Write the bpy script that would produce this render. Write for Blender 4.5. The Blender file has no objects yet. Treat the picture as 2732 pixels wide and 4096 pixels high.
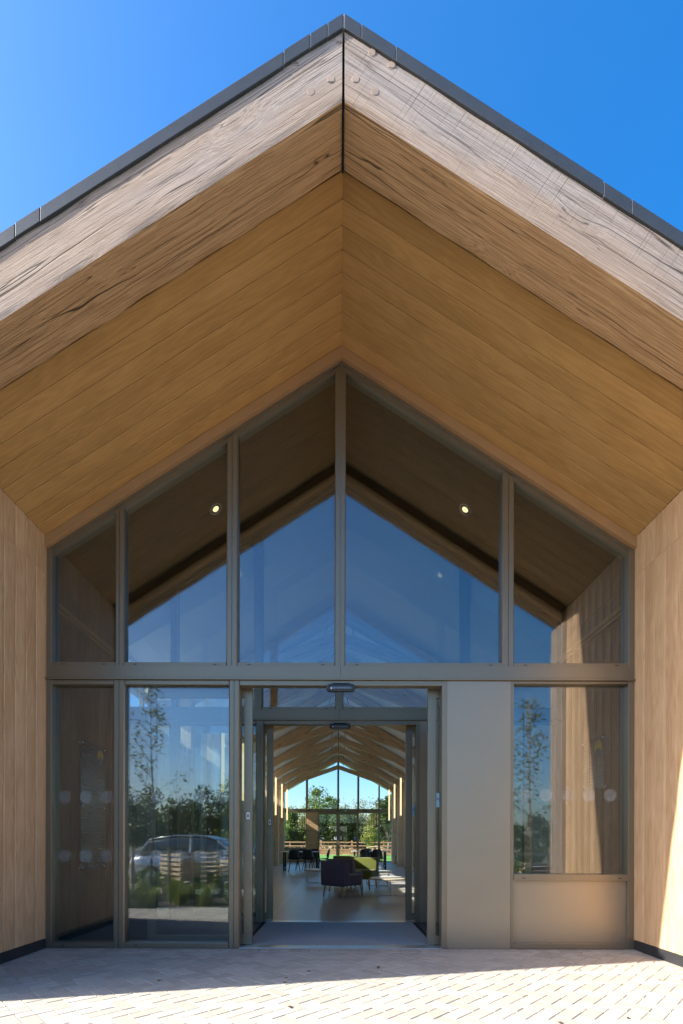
import bpy, math, random
from mathutils import Vector, Matrix
R = math.radians
random.seed(7)
SC = bpy.context.scene
COL = SC.collection

# ------------------------------------------------------------------ camera
F_PX, VPX, HOR = 1950.0, 1350.0, 3369.0          # focal length, vanishing point and horizon in photo pixels
YF = F_PX / 392.3                                # distance of the entrance screen from the lens
CX, CH = -0.0255, 1.085
cam_d = bpy.data.cameras.new('camera'); cam = bpy.data.objects.new('camera', cam_d); COL.objects.link(cam)
cam.location = (CX, -YF, CH); cam.rotation_euler = (R(90), R(-0.15), 0)
cam_d.sensor_fit = 'VERTICAL'; cam_d.sensor_height = 36.0; cam_d.sensor_width = 24.0
cam_d.lens = F_PX / 4096 * 36.0
cam_d.shift_x = (1366 - VPX) / 4096; cam_d.shift_y = (HOR - 2048) / 4096
cam_d.clip_start = 0.05; cam_d.clip_end = 3000
SC.camera = cam

# ------------------------------------------------------------------ sky, sun, exposure
SUN = Vector((-1.49, -0.335, 1.0)).normalized()  # towards the sun
EL = math.asin(SUN.z); AZ = math.atan2(SUN.x, SUN.y)
w = bpy.data.worlds.new('World'); SC.world = w; w.use_nodes = True
nt = w.node_tree; nt.nodes.clear()
sky = nt.nodes.new('ShaderNodeTexSky'); sky.sky_type = 'NISHITA'; sky.sun_disc = False
sky.sun_elevation = EL; sky.sun_rotation = AZ; sky.altitude = 50; sky.air_density = 1.0; sky.dust_density = 2.4; sky.ozone_density = 4.0
bg = nt.nodes.new('ShaderNodeBackground'); bg.inputs[1].default_value = 0.12
out = nt.nodes.new('ShaderNodeOutputWorld')
hs = nt.nodes.new('ShaderNodeHueSaturation'); hs.inputs['Saturation'].default_value = 1.36; hs.inputs['Hue'].default_value = 0.501
nt.links.new(sky.outputs[0], hs.inputs['Color']); nt.links.new(hs.outputs[0], bg.inputs[0]); nt.links.new(bg.outputs[0], out.inputs[0])
sl = bpy.data.lights.new('sun', 'SUN'); sl.energy = 4.5; sl.angle = R(0.5); sl.color = (1.0, 0.93, 0.82)
so = bpy.data.objects.new('sun', sl); COL.objects.link(so); so.location = (-30, -8, 30)
so.rotation_euler = (-SUN).to_track_quat('-Z', 'Y').to_euler()
vs = SC.view_settings; vs.view_transform = 'Standard'; vs.look = 'None'; vs.exposure = 1.76; vs.gamma = 1.0
vs.use_curve_mapping = False
cy = SC.cycles
cy.max_bounces = 12; cy.diffuse_bounces = 6; cy.glossy_bounces = 6; cy.transmission_bounces = 6
cy.transparent_max_bounces = 32; cy.use_denoising = True; cy.sample_clamp_indirect = 8.0
cy.caustics_reflective = False; cy.caustics_refractive = False

# ------------------------------------------------------------------ helpers
class MB:
    def __init__(s): s.v = []; s.f = []
    def add(s, vs, fs):
        o = len(s.v); s.v += [tuple(p) for p in vs]; s.f += [tuple(i + o for i in f) for f in fs]; return s
    def box(s, x0, x1, y0, y1, z0, z1):
        return s.add([(x0,y0,z0),(x1,y0,z0),(x1,y1,z0),(x0,y1,z0),(x0,y0,z1),(x1,y0,z1),(x1,y1,z1),(x0,y1,z1)],
                     [(0,3,2,1),(4,5,6,7),(0,1,5,4),(1,2,6,5),(2,3,7,6),(3,0,4,7)])
    def prism(s, poly, y0, y1):                   # poly: (x, z) counter-clockwise seen from -y
        n = len(poly)
        vs = [(x, y0, z) for x, z in poly] + [(x, y1, z) for x, z in poly]
        return s.add(vs, [tuple(range(n)), tuple(range(2*n-1, n-1, -1))] +
                     [((i+1) % n, i, i+n, (i+1) % n + n) for i in range(n)])
    def zprism(s, poly, z0, z1):                  # poly: (x, y) counter-clockwise from above
        n = len(poly)
        vs = [(x, y, z0) for x, y in poly] + [(x, y, z1) for x, y in poly]
        return s.add(vs, [tuple(range(n-1, -1, -1)), tuple(range(n, 2*n))] +
                     [(i, (i+1) % n, (i+1) % n + n, i+n) for i in range(n)])
    def tube(s, p0, p1, r0, r1=None, n=8):
        r1 = r0 if r1 is None else r1
        p0, p1 = Vector(p0), Vector(p1); d = (p1 - p0).normalized()
        a = d.orthogonal().normalized(); b = d.cross(a)
        vs = []
        for p, r in ((p0, r0), (p1, r1)):
            vs += [p + a*math.cos(2*math.pi*i/n)*r + b*math.sin(2*math.pi*i/n)*r for i in range(n)]
        return s.add(vs, [tuple(range(n-1, -1, -1)), tuple(range(n, 2*n))] +
                     [(i, (i+1) % n, (i+1) % n + n, i+n) for i in range(n)])
    def path(s, pts, r, n=6):
        for a, b in zip(pts, pts[1:]): s.tube(a, b, r, r, n)
        return s
    def lathe(s, prof, n=24, c=(0,0,0)):          # prof: (radius, z)
        vs = []; fs = []
        for r, z in prof: vs += [(c[0]+r*math.cos(2*math.pi*i/n), c[1]+r*math.sin(2*math.pi*i/n), c[2]+z) for i in range(n)]
        for k in range(len(prof)-1):
            fs += [(k*n+i, k*n+(i+1) % n, (k+1)*n+(i+1) % n, (k+1)*n+i) for i in range(n)]
        fs += [tuple(range(n-1, -1, -1)), tuple(range((len(prof)-1)*n, len(prof)*n))]
        return s.add(vs, fs)
    def build(s, name, mat, parent=None, smooth=False, bevel=0, loc=None, rot=None):
        me = bpy.data.meshes.new(name); me.from_pydata(s.v, [], s.f); me.update()
        me.materials.append(mat)
        if smooth:
            for p in me.polygons: p.use_smooth = True
        o = bpy.data.objects.new(name, me); COL.objects.link(o)
        if parent: o.parent = parent
        if loc: o.location = loc
        if rot: o.rotation_euler = rot
        if bevel:
            m = o.modifiers.new('bevel', 'BEVEL'); m.width = bevel; m.segments = 2; m.limit_method = 'ANGLE'
        return o

def empty(name, loc=(0,0,0), rz=0, parent=None):
    o = bpy.data.objects.new(name, None); COL.objects.link(o); o.location = loc; o.rotation_euler = (0,0,rz)
    o.empty_display_size = 0.1
    if parent: o.parent = parent
    return o
def tag(o, label=None, cat=None, group=None, kind=None):
    if label: o['label'] = label
    if cat: o['category'] = cat
    if group: o['group'] = group
    if kind: o['kind'] = kind
    return o
def copy_tree(o, parent=None):
    c = o.copy(); COL.objects.link(c); c.parent = parent
    for ch in list(o.children): copy_tree(ch, c)
    return c
def px2ground(px, py):                            # photo pixel on the floor -> scene x, y
    Y = CH * F_PX / (py - HOR); return (px - VPX) / F_PX * Y + CX, Y - YF

# ------------------------------------------------------------------ materials
class NT:
    def __init__(s, name):
        s.m = bpy.data.materials.new(name); s.m.use_nodes = True; s.t = s.m.node_tree; s.t.nodes.clear()
        s.out = s.n('ShaderNodeOutputMaterial')
    def n(s, t, **kw):
        x = s.t.nodes.new(t)
        for k, v in kw.items(): setattr(x, k, v)
        return x
    def l(s, a, b): s.t.links.new(a, b)
    def val(s, sock, v):
        if hasattr(v, 'links') or isinstance(v, bpy.types.NodeSocket): s.l(v, sock)
        else: sock.default_value = v
    def math(s, op, a, b=0.0, clamp=False):
        x = s.n('ShaderNodeMath', operation=op); x.use_clamp = clamp
        s.val(x.inputs[0], a); s.val(x.inputs[1], b); return x.outputs[0]
    def mix(s, f, a, b, mode='MIX'):
        x = s.n('ShaderNodeMix', data_type='RGBA', blend_type=mode)
        s.val(x.inputs[0], f); s.val(x.inputs[6], a); s.val(x.inputs[7], b); return x.outputs[2]
    def ramp(s, f, a, b):                         # smooth 0..1 between a and b
        x = s.n('ShaderNodeMapRange', interpolation_type='SMOOTHSTEP')
        s.val(x.inputs[0], f); x.inputs[1].default_value = a; x.inputs[2].default_value = b; return x.outputs[0]
    def coords(s, scale=(1,1,1), rnd=0.0, kind='Object'):
        tc = s.n('ShaderNodeTexCoord'); v = tc.outputs[kind]
        if rnd:
            oi = s.n('ShaderNodeObjectInfo')
            a = s.n('ShaderNodeVectorMath', operation='MULTIPLY'); a.inputs[1].default_value = (rnd, rnd*1.7, rnd*0.6)
            s.l(oi.outputs['Random'], a.inputs[0])
            b = s.n('ShaderNodeVectorMath', operation='ADD'); s.l(v, b.inputs[0]); s.l(a.outputs[0], b.inputs[1]); v = b.outputs[0]
        mp = s.n('ShaderNodeVectorMath', operation='MULTIPLY'); mp.inputs[1].default_value = scale
        s.l(v, mp.inputs[0]); return mp.outputs[0]
    def noise(s, v, scale, detail=3, rough=0.55, dist=0.0):
        x = s.n('ShaderNodeTexNoise'); s.l(v, x.inputs['Vector'])
        x.inputs['Scale'].default_value = scale; x.inputs['Detail'].default_value = detail
        x.inputs['Roughness'].default_value = rough; x.inputs['Distortion'].default_value = dist; return x.outputs['Fac']
    def bump(s, h, strength=0.3, dist=0.01):
        x = s.n('ShaderNodeBump'); x.inputs['Strength'].default_value = strength; x.inputs['Distance'].default_value = dist
        s.l(h, x.inputs['Height']); return x.outputs[0]
    def pbr(s, col, rough=0.6, metal=0.0, normal=None, spec=0.5, **kw):
        b = s.n('ShaderNodeBsdfPrincipled')
        s.val(b.inputs['Base Color'], col); s.val(b.inputs['Roughness'], rough); s.val(b.inputs['Metallic'], metal)
        b.inputs['Specular IOR Level'].default_value = spec
        if normal: s.l(normal, b.inputs['Normal'])
        for k, v in kw.items(): s.val(b.inputs[k.replace('_', ' ')], v)
        s.l(b.outputs[0], s.out.inputs[0]); return s.m

def c4(r, g, b): return (r, g, b, 1.0)
def plain(name, col, rough=0.5, metal=0.0, var=0.08, scale=6, bump=0.0, spec=0.5, **kw):
    t = NT(name); v = t.coords()
    n = t.noise(v, scale, 4)
    k = t.math('MULTIPLY_ADD', n, var*2); t.t.nodes[-1].inputs[2].default_value = 1 - var
    col_s = t.mix(1.0, c4(*col), k, 'MULTIPLY')
    nm = None
    if bump: nm = t.bump(t.noise(v, scale*12, 3), bump, 0.004)
    return t.pbr(col_s, rough, metal, nm, spec, **kw)

def board_mat(name, dark, light, rough=0.55):
    t = NT(name)
    v1 = t.coords((0.45, 5.0, 5.0), 9.0)
    base = t.noise(v1, 1.6, 2, 0.5)
    rings = t.math('FRACT', t.math('MULTIPLY', base, 11.0))
    rings = t.math('ABSOLUTE', t.math('SUBTRACT', rings, 0.5))
    v2 = t.coords((1.6, 60, 60), 5.0); fine = t.noise(v2, 2.2, 5, 0.65)
    blot = t.noise(t.coords((1.2, 2.2, 2.2), 13.0), 1.7, 3, 0.6)
    oi = t.n('ShaderNodeObjectInfo').outputs['Random']
    f = t.math('ADD', t.math('MULTIPLY', fine, 0.45), t.math('MULTIPLY', rings, 0.55))
    f = t.math('ADD', f, t.math('MULTIPLY', t.math('SUBTRACT', blot, 0.5), 0.75))
    f = t.math('ADD', f, t.math('MULTIPLY', t.math('SUBTRACT', oi, 0.5), 0.22))
    col = t.mix(t.ramp(f, 0.0, 0.75), c4(*dark), c4(*light))
    h = t.math('ADD', t.math('MULTIPLY', rings, 0.35), fine)
    return t.pbr(col, rough, 0, t.bump(h, 0.22, 0.003), 0.4)

def beam_mat(name, saw):
    t = NT(name)
    tc = t.coords((1, 1, 1))
    warp = t.n('ShaderNodeTexNoise'); t.l(tc, warp.inputs['Vector']); warp.inputs['Scale'].default_value = 2.2; warp.inputs['Detail'].default_value = 2
    wa = t.n('ShaderNodeVectorMath', operation='MULTIPLY_ADD'); t.l(warp.outputs['Color'], wa.inputs[0])
    wa.inputs[1].default_value = (0.05, 0.022, 0.022); t.l(tc, wa.inputs[2])
    # knots pull the grain sideways
    vo = t.n('ShaderNodeTexVoronoi'); vo.inputs['Scale'].default_value = 1.0
    kv = t.n('ShaderNodeVectorMath', operation='MULTIPLY'); kv.inputs[1].default_value = (0.95, 2.3, 2.3); t.l(tc, kv.inputs[0])
    t.l(kv.outputs[0], vo.inputs['Vector'])
    kd = vo.outputs['Distance']
    knot = t.math('SUBTRACT', 1.0, t.ramp(kd, 0.02, 0.075)); halo = t.math('SUBTRACT', 1.0, t.ramp(kd, 0.03, 0.30))
    add = t.n('ShaderNodeVectorMath', operation='MULTIPLY_ADD'); cmb = t.n('ShaderNodeCombineXYZ')
    t.l(halo, cmb.inputs[2]); t.l(halo, cmb.inputs[1]); t.l(cmb.outputs[0], add.inputs[0]); add.inputs[1].default_value = (0, 0.022, 0.028); t.l(wa.outputs[0], add.inputs[2])
    P = add.outputs[0]
    def sc(x, y, z):
        m = t.n('ShaderNodeVectorMath', operation='MULTIPLY'); m.inputs[1].default_value = (x, y, z); t.l(P, m.inputs[0]); return m.outputs[0]
    grain = t.ramp(t.noise(sc(1.3, 115, 115), 1.6, 4, 0.7), 0.22, 0.78)
    broad = t.noise(sc(0.5, 5, 5), 1.5, 3, 0.6)
    big = t.noise(sc(0.35, 1.8, 1.8), 1.0, 3, 0.6)
    def cracks(sx, sy, width, gate_lo, gate_hi, off):
        m = t.n('ShaderNodeVectorMath', operation='ADD'); m.inputs[1].default_value = (off, off*2, off*3); t.l(sc(sx, sy, sy), m.inputs[0])
        n = t.noise(m.outputs[0], 1.0, 0.3, 0.5)
        line = t.math('SUBTRACT', 1.0, t.ramp(t.math('ABSOLUTE', t.math('SUBTRACT', n, 0.5)), 0.0, width))
        m2 = t.n('ShaderNodeVectorMath', operation='ADD'); m2.inputs[1].default_value = (off*5, off, off); t.l(sc(sx*1.3, sy*0.6, sy*0.6), m2.inputs[0])
        g = t.ramp(t.noise(m2.outputs[0], 1.0, 2), gate_lo, gate_hi)
        return t.math('MULTIPLY', line, g)
    c1 = cracks(0.20, 8.5, 0.012, 0.42, 0.50, 3.1); c2 = cracks(0.22, 20, 0.018, 0.44, 0.54, 7.7); c3 = cracks(0.5, 48, 0.032, 0.45, 0.58, 11.3)
    crack = t.math('MAXIMUM', c1, t.math('MAXIMUM', t.math('MULTIPLY', c2, 0.85), t.math('MULTIPLY', c3, 0.6)))
    # the exposed front face has silvered, the sheltered underside has stayed brown
    tcn = t.n('ShaderNodeTexCoord'); sep = t.n('ShaderNodeSeparateXYZ'); t.l(tcn.outputs['Normal'], sep.inputs[0])
    front = t.ramp(t.math('MULTIPLY', sep.outputs[1], -1.0), 0.3, 0.8)
    tone = t.ramp(t.math('ADD', t.math('MULTIPLY', grain, 0.80), t.math('MULTIPLY', broad, 0.20)), 0.22, 0.80)
    brown = t.mix(tone, c4(0.31, 0.180, 0.090), c4(0.50, 0.325, 0.178))
    silver = t.mix(tone, c4(0.225, 0.160, 0.118), c4(0.385, 0.298, 0.236))
    silver = t.mix(t.math('MULTIPLY', t.ramp(big, 0.45, 0.7), 0.55), silver, t.mix(grain, c4(0.22, 0.21, 0.21), c4(0.37, 0.36, 0.36)))
    col = t.mix(front, brown, silver)
    col = t.mix(t.math('MULTIPLY', knot, 0.75), col, c4(0.09, 0.065, 0.05))
    col = t.mix(t.math('MULTIPLY', crack, 0.93), col, c4(0.018, 0.011, 0.008))
    h = t.math('SUBTRACT', t.math('ADD', t.math('MULTIPLY', grain, 0.35), t.math('MULTIPLY', broad, 0.3)), t.math('MULTIPLY', crack, 1.3))
    if saw:
        wv = t.n('ShaderNodeTexNoise'); wv.noise_dimensions = '1D' if False else '3D'
        sm = t.n('ShaderNodeVectorMath', operation='MULTIPLY'); sm.inputs[1].default_value = (120, 0.6, 0.8); t.l(tc, sm.inputs[0])
        t.l(sm.outputs[0], wv.inputs['Vector']); wv.inputs['Scale'].default_value = 1.0; wv.inputs['Detail'].default_value = 2
        sw = t.math('MULTIPLY', t.ramp(wv.outputs['Fac'], 0.56, 0.66), t.math('MULTIPLY', front, t.ramp(big, 0.30, 0.5)))
        col = t.mix(t.math('MULTIPLY', sw, 0.42), col, c4(0.13, 0.10, 0.085))
        h = t.math('SUBTRACT', h, t.math('MULTIPLY', sw, 0.5))
    return t.pbr(col, 0.8, 0, t.bump(h, 0.42, 0.005), 0.25)

def oak_mat(name, dark, light):
    t = NT(name)
    g = t.noise(t.coords((1.2, 22, 22), 7.0), 1.4, 5, 0.65); b = t.noise(t.coords((0.6, 3, 3), 3.0), 1.2, 3)
    kn = t.n('ShaderNodeTexVoronoi'); t.l(t.coords((1.3, 3.2, 3.2), 5.0), kn.inputs['Vector']); kn.inputs['Scale'].default_value = 1.0
    knot = t.math('SUBTRACT', 1.0, t.ramp(kn.outputs['Distance'], 0.03, 0.12))
    col = t.mix(t.ramp(t.math('ADD', t.math('MULTIPLY', g, 0.6), t.math('MULTIPLY', b, 0.5)), 0.3, 0.8), c4(*dark), c4(*light))
    n = t.noise(t.coords((0.4, 8, 8), 2.0), 1.0, 4, 0.6)
    line = t.math('SUBTRACT', 1.0, t.ramp(t.math('ABSOLUTE', t.math('SUBTRACT', n, 0.5)), 0.0, 0.018))
    col = t.mix(t.math('MULTIPLY', t.math('MULTIPLY', line, t.ramp(b, 0.45, 0.6)), 0.8), col, c4(0.03, 0.017, 0.01))
    col = t.mix(t.math('MULTIPLY', knot, 0.5), col, c4(0.07, 0.035, 0.018))
    return t.pbr(col, 0.6, 0, t.bump(g, 0.25, 0.004), 0.35)

def glass_mat(name, f0=0.10, tint=(0.93, 0.965, 0.95), wob=0.02):
    t = NT(name)
    ge = t.n('ShaderNodeNewGeometry')
    d = t.n('ShaderNodeVectorMath', operation='DOT_PRODUCT'); t.l(ge.outputs['Normal'], d.inputs[0]); t.l(ge.outputs['Incoming'], d.inputs[1])
    c = t.math('ABSOLUTE', d.outputs['Value']); p = t.math('POWER', t.math('SUBTRACT', 1.0, c, True), 5.0)
    fr = t.math('ADD', f0, t.math('MULTIPLY', p, 1 - f0))
    tr = t.n('ShaderNodeBsdfTransparent'); tr.inputs[0].default_value = c4(*tint)
    gl = t.n('ShaderNodeBsdfGlossy'); gl.inputs['Roughness'].default_value = 0.0; gl.inputs[0].default_value = c4(0.97, 0.98, 1.0)
    if wob: t.l(t.bump(t.noise(t.coords((1, 1, 0.5)), 1.6, 1), wob, 0.05), gl.inputs['Normal'])
    mx = t.n('ShaderNodeMixShader'); t.l(fr, mx.inputs[0]); t.l(tr.outputs[0], mx.inputs[1]); t.l(gl.outputs[0], mx.inputs[2])
    t.l(mx.outputs[0], t.out.inputs[0]); return t.m

def frost_mat(name, amount, logo):
    t = NT(name)
    a = amount
    if logo:
        v = t.coords((1, 1, 1)); ln = t.n('ShaderNodeVectorMath', operation='LENGTH'); t.l(v, ln.inputs[0]); r = ln.outputs['Value']
        ring = t.math('LESS_THAN', t.math('ABSOLUTE', t.math('SUBTRACT', r, 0.054)), 0.0025)
        sp = t.n('ShaderNodeSeparateXYZ'); t.l(v, sp.inputs[0])
        bar = t.math('LESS_THAN', t.math('ABSOLUTE', t.math('SUBTRACT', t.math('ABSOLUTE', sp.outputs[0]), 0.009)), 0.004)
        bar = t.math('MULTIPLY', bar, t.math('LESS_THAN', t.math('ABSOLUTE', t.math('SUBTRACT', sp.outputs[2], 0.026)), 0.014))
        hand = t.math('MULTIPLY', t.math('LESS_THAN', t.math('ABSOLUTE', t.math('ADD', sp.outputs[2], 0.012)), 0.012), t.ramp(t.noise(t.coords((60, 1, 90)), 1.0, 2), 0.45, 0.55))
        hand = t.math('MULTIPLY', hand, t.math('LESS_THAN', t.math('ABSOLUTE', sp.outputs[0]), 0.034))
        m = t.math('MAXIMUM', ring, t.math('MAXIMUM', bar, hand))
        a = t.math('SUBTRACT', amount, t.math('MULTIPLY', m, amount*0.45))
    tr = t.n('ShaderNodeBsdfTransparent'); df = t.n('ShaderNodeBsdfDiffuse'); df.inputs[0].default_value = c4(0.75, 0.8, 0.82)
    mx = t.n('ShaderNodeMixShader'); t.val(mx.inputs[0], a); t.l(tr.outputs[0], mx.inputs[1]); t.l(df.outputs[0], mx.inputs[2])
    t.l(mx.outputs[0], t.out.inputs[0]); return t.m

def emit_mat(name, col, strength):
    t = NT(name); e = t.n('ShaderNodeEmission'); e.inputs[0].default_value = c4(*col); e.inputs[1].default_value = strength
    t.l(e.outputs[0], t.out.inputs[0]); return t.m

def paver_mat(name):
    t = NT(name)
    at = t.n('ShaderNodeAttribute'); at.attribute_name = 'rnd'
    oi = t.n('ShaderNodeObjectInfo')
    r = t.math('FRACT', t.math('ADD', at.outputs['Fac'], oi.outputs['Random']))
    g = t.n('ShaderNodeNewGeometry').outputs['Position']
    n = t.n('ShaderNodeTexNoise'); t.l(g, n.inputs['Vector']); n.inputs['Scale'].default_value = 1.1; n.inputs['Detail'].default_value = 5
    f = t.n('ShaderNodeTexNoise'); t.l(g, f.inputs['Vector']); f.inputs['Scale'].default_value = 260; f.inputs['Detail'].default_value = 2
    st = t.n('ShaderNodeTexNoise'); t.l(g, st.inputs['Vector']); st.inputs['Scale'].default_value = 5.5; st.inputs['Detail'].default_value = 5; st.inputs['Roughness'].default_value = 0.7
    col = t.mix(r, c4(0.325, 0.305, 0.265), c4(0.455, 0.43, 0.378))
    col = t.mix(t.math('MULTIPLY', t.ramp(n.outputs['Fac'], 0.4, 0.7), 0.45), col, c4(0.40, 0.37, 0.32))
    col = t.mix(t.math('MULTIPLY', t.ramp(st.outputs['Fac'], 0.66, 0.78), 0.35), col, c4(0.30, 0.20, 0.12))
    col = t.mix(t.math('MULTIPLY', f.outputs['Fac'], 0.5), col, c4(0.34, 0.28, 0.22))
    return t.pbr(col, 0.88, 0, t.bump(f.outputs['Fac'], 0.4, 0.003), 0.3)

def leaf_mat(name, a, b, trans=0.35):
    t = NT(name)
    g = t.n('ShaderNodeNewGeometry'); r = g.outputs['Random Per Island']
    col = t.mix(r, c4(*a), c4(*b))
    df = t.n('ShaderNodeBsdfPrincipled'); t.l(col, df.inputs['Base Color']); df.inputs['Roughness'].default_value = 0.55; df.inputs['Specular IOR Level'].default_value = 0.3
    tl = t.n('ShaderNodeBsdfTranslucent'); t.l(t.mix(0.5, col, c4(0.16, 0.22, 0.02)), tl.inputs[0])
    mx = t.n('ShaderNodeMixShader'); mx.inputs[0].default_value = trans
    t.l(df.outputs[0], mx.inputs[1]); t.l(tl.outputs[0], mx.inputs[2]); t.l(mx.outputs[0], t.out.inputs[0]); return t.m

def floor_mat():
    t = NT('hall_vinyl'); v = t.coords()
    g = t.noise(t.coords((2.0, 26, 1)), 1.5, 4, 0.6); b = t.noise(v, 0.8, 3)
    br = t.n('ShaderNodeTexBrick'); t.l(v, br.inputs['Vector']); br.inputs['Scale'].default_value = 1.0
    br.inputs['Brick Width'].default_value = 1.2; br.inputs['Row Height'].default_value = 0.18; br.inputs['Mortar Size'].default_value = 0.0015
    br.inputs[1].default_value = c4(0.43, 0.41, 0.39); br.inputs[2].default_value = c4(0.48, 0.455, 0.43); br.inputs[3].default_value = c4(0.19, 0.16, 0.14)
    col = t.mix(t.math('MULTIPLY', g, 0.55), br.outputs[0], c4(0.34, 0.32, 0.30))
    ro = t.math('ADD', 0.24, t.math('MULTIPLY', g, 0.14))
    return t.pbr(col, ro, 0, t.bump(g, 0.08, 0.002), 0.55)

def text_panel_mat(name, base, ink):
    t = NT(name); v = t.coords(); sp = t.n('ShaderNodeSeparateXYZ'); t.l(v, sp.inputs[0])
    rows = t.math('GREATER_THAN', t.math('FRACT', t.math('MULTIPLY', sp.outputs[2], 26.0)), 0.62)
    nz = t.n('ShaderNodeTexNoise'); m = t.n('ShaderNodeVectorMath', operation='MULTIPLY'); m.inputs[1].default_value = (1, 9, 26); t.l(v, m.inputs[0])
    t.l(m.outputs[0], nz.inputs['Vector']); nz.inputs['Scale'].default_value = 1.0; nz.inputs['Detail'].default_value = 1
    k = t.math('MULTIPLY', rows, t.ramp(nz.outputs['Fac'], 0.44, 0.5))
    return t.pbr(t.mix(t.math('MULTIPLY', k, 0.8), c4(*base), c4(*ink)), 0.12, 0, None, 0.6)

M = {}
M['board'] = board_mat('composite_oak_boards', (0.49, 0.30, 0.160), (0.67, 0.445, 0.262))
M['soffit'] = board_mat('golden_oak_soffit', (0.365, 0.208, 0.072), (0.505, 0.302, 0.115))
M['darkboard'] = board_mat('shade_toned_ceiling_boards', (0.055, 0.034, 0.016), (0.11, 0.07, 0.035))  # lobby ceiling boards, the gloom of the unlit lobby put into the colour
M['midboard'] = board_mat('shade_toned_wall_boards', (0.15, 0.09, 0.05), (0.25, 0.16, 0.095))  # darker copy of the cladding, lobby shade painted into its colour
M['trim'] = plain('oak_trim', (0.33, 0.195, 0.095), 0.55, 0, 0.12, 5)
M['beamL'] = beam_mat('weathered_oak', False); M['beamR'] = beam_mat('weathered_sawn_oak', True)
M['plug'] = oak_mat('oak_plug', (0.25, 0.185, 0.14), (0.36, 0.28, 0.225))
M['oak'] = oak_mat('interior_oak', (0.42, 0.285, 0.17), (0.66, 0.475, 0.30))
M['ply'] = oak_mat('birch_ply', (0.42, 0.26, 0.13), (0.55, 0.36, 0.20))
def metal_mat(name, a, b, ripple):
    t = NT(name)
    n = t.noise(t.coords((1, 1, 1)), 2.2, 5, 0.6); f = t.noise(t.coords((1, 1, 1)), 420, 2)
    col = t.mix(n, c4(*a), c4(*b))
    ro = t.math('ADD', 0.33, t.math('MULTIPLY', n, 0.1))
    h = t.math('ADD', t.math('MULTIPLY', f, 0.02), t.math('MULTIPLY', t.noise(t.coords((1, 1, 0.6)), 1.7, 2), ripple))
    return t.pbr(col, ro, 0.62, t.bump(h, 0.25, 0.012), 0.5)
M['metal'] = metal_mat('bronze_powder_coat', (0.20, 0.170, 0.122), (0.228, 0.195, 0.142), 0.3)
M['panel'] = metal_mat('bronze_sheet_panel', (0.275, 0.236, 0.178), (0.31, 0.267, 0.204), 1.0)
M['glass'] = glass_mat('window_glass', 0.10, (0.78, 0.84, 0.85), 0)
M['glass2'] = glass_mat('inner_glass', 0.06, (0.95, 0.975, 0.965), 0)
M['glass3'] = glass_mat('lobby_glass', 0.09, (0.88, 0.92, 0.91), 0)
M['dot'] = frost_mat('frosted_dot', 0.095, False); M['dotlogo'] = frost_mat('frosted_emblem_dot', 0.075, True)
M['slate'] = plain('dark_slate', (0.032, 0.037, 0.043), 0.5, 0, 0.25, 9, 0.2)
M['mortar'] = plain('verge_mortar', (0.22, 0.23, 0.24), 0.9)
M['black'] = plain('black_plastic', (0.012, 0.013, 0.016), 0.32, 0, 0.1)
M['gap'] = plain('black_gap', (0.006, 0.006, 0.006), 0.9)
M['skirt'] = plain('black_brick_plinth', (0.020, 0.021, 0.024), 0.6, 0, 0.35, 7, 0.4)
M['roofdeck'] = plain('roof_deck', (0.05, 0.055, 0.06), 0.8)
M['plaster'] = plain('white_plaster', (0.80, 0.78, 0.74), 0.85, 0, 0.03)
M['render'] = plain('pale_wall', (0.76, 0.73, 0.68), 0.85, 0, 0.05)
M['paver'] = paver_mat('buff_paver')
M['pale'] = plain('pale_concrete', (0.45, 0.42, 0.37), 0.9, 0, 0.12, 2)
M['sand'] = plain('joint_sand', (0.31, 0.27, 0.21), 0.95, 0, 0.3, 40)
M['floor'] = floor_mat()
M['mat'] = plain('grey_matting', (0.25, 0.25, 0.25), 0.9, 0, 0.3, 30, 0.5)
M['lobbyfloor'] = plain('dark_lobby_floor', (0.06, 0.062, 0.066), 0.6, 0, 0.2, 12)
M['alu'] = plain('aluminium', (0.62, 0.64, 0.66), 0.3, 0.9, 0.05)
M['steelw'] = plain('white_steel', (0.75, 0.76, 0.77), 0.4, 0.0, 0.03)
M['steel'] = plain('dark_steel', (0.05, 0.05, 0.055), 0.4, 0.6, 0.05)
M['lamp'] = emit_mat('warm_tube', (1.0, 0.76, 0.43), 0.42)
M['spot'] = emit_mat('warm_spot', (1.0, 0.76, 0.38), 0.7)
M['white'] = plain('white_print', (0.75, 0.75, 0.73), 0.6, 0, 0.02)
M['blue'] = plain('blue_print', (0.02, 0.06, 0.30), 0.5, 0, 0.05)
M['green_sign'] = plain('green_sign', (0.01, 0.18, 0.07), 0.5, 0, 0.05)
M['cyan'] = plain('pale_blue_sticker', (0.25, 0.45, 0.52), 0.4, 0, 0.04)
M['yellow'] = plain('yellow_emblem', (0.55, 0.36, 0.03), 0.4, 0, 0.05)
M['tealblue'] = plain('blue_emblem', (0.02, 0.10, 0.16), 0.4, 0, 0.05)
M['sign1'] = text_panel_mat('directory_print', (0.085, 0.095, 0.115), (0.02, 0.02, 0.022)); M['sign2'] = text_panel_mat('welcome_print', (0.15, 0.13, 0.11), (0.05, 0.045, 0.04))
def fabric(name, a, b):
    t = NT(name); n = t.noise(t.coords(), 320, 3, 0.8); m = t.noise(t.coords(), 3, 2)
    return t.pbr(t.mix(t.math('ADD', t.math('MULTIPLY', n, 0.8), t.math('MULTIPLY', m, 0.2)), c4(*a), c4(*b)), 0.92, 0, t.bump(n, 0.3, 0.002), 0.2, Sheen_Weight=0.2)
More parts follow.
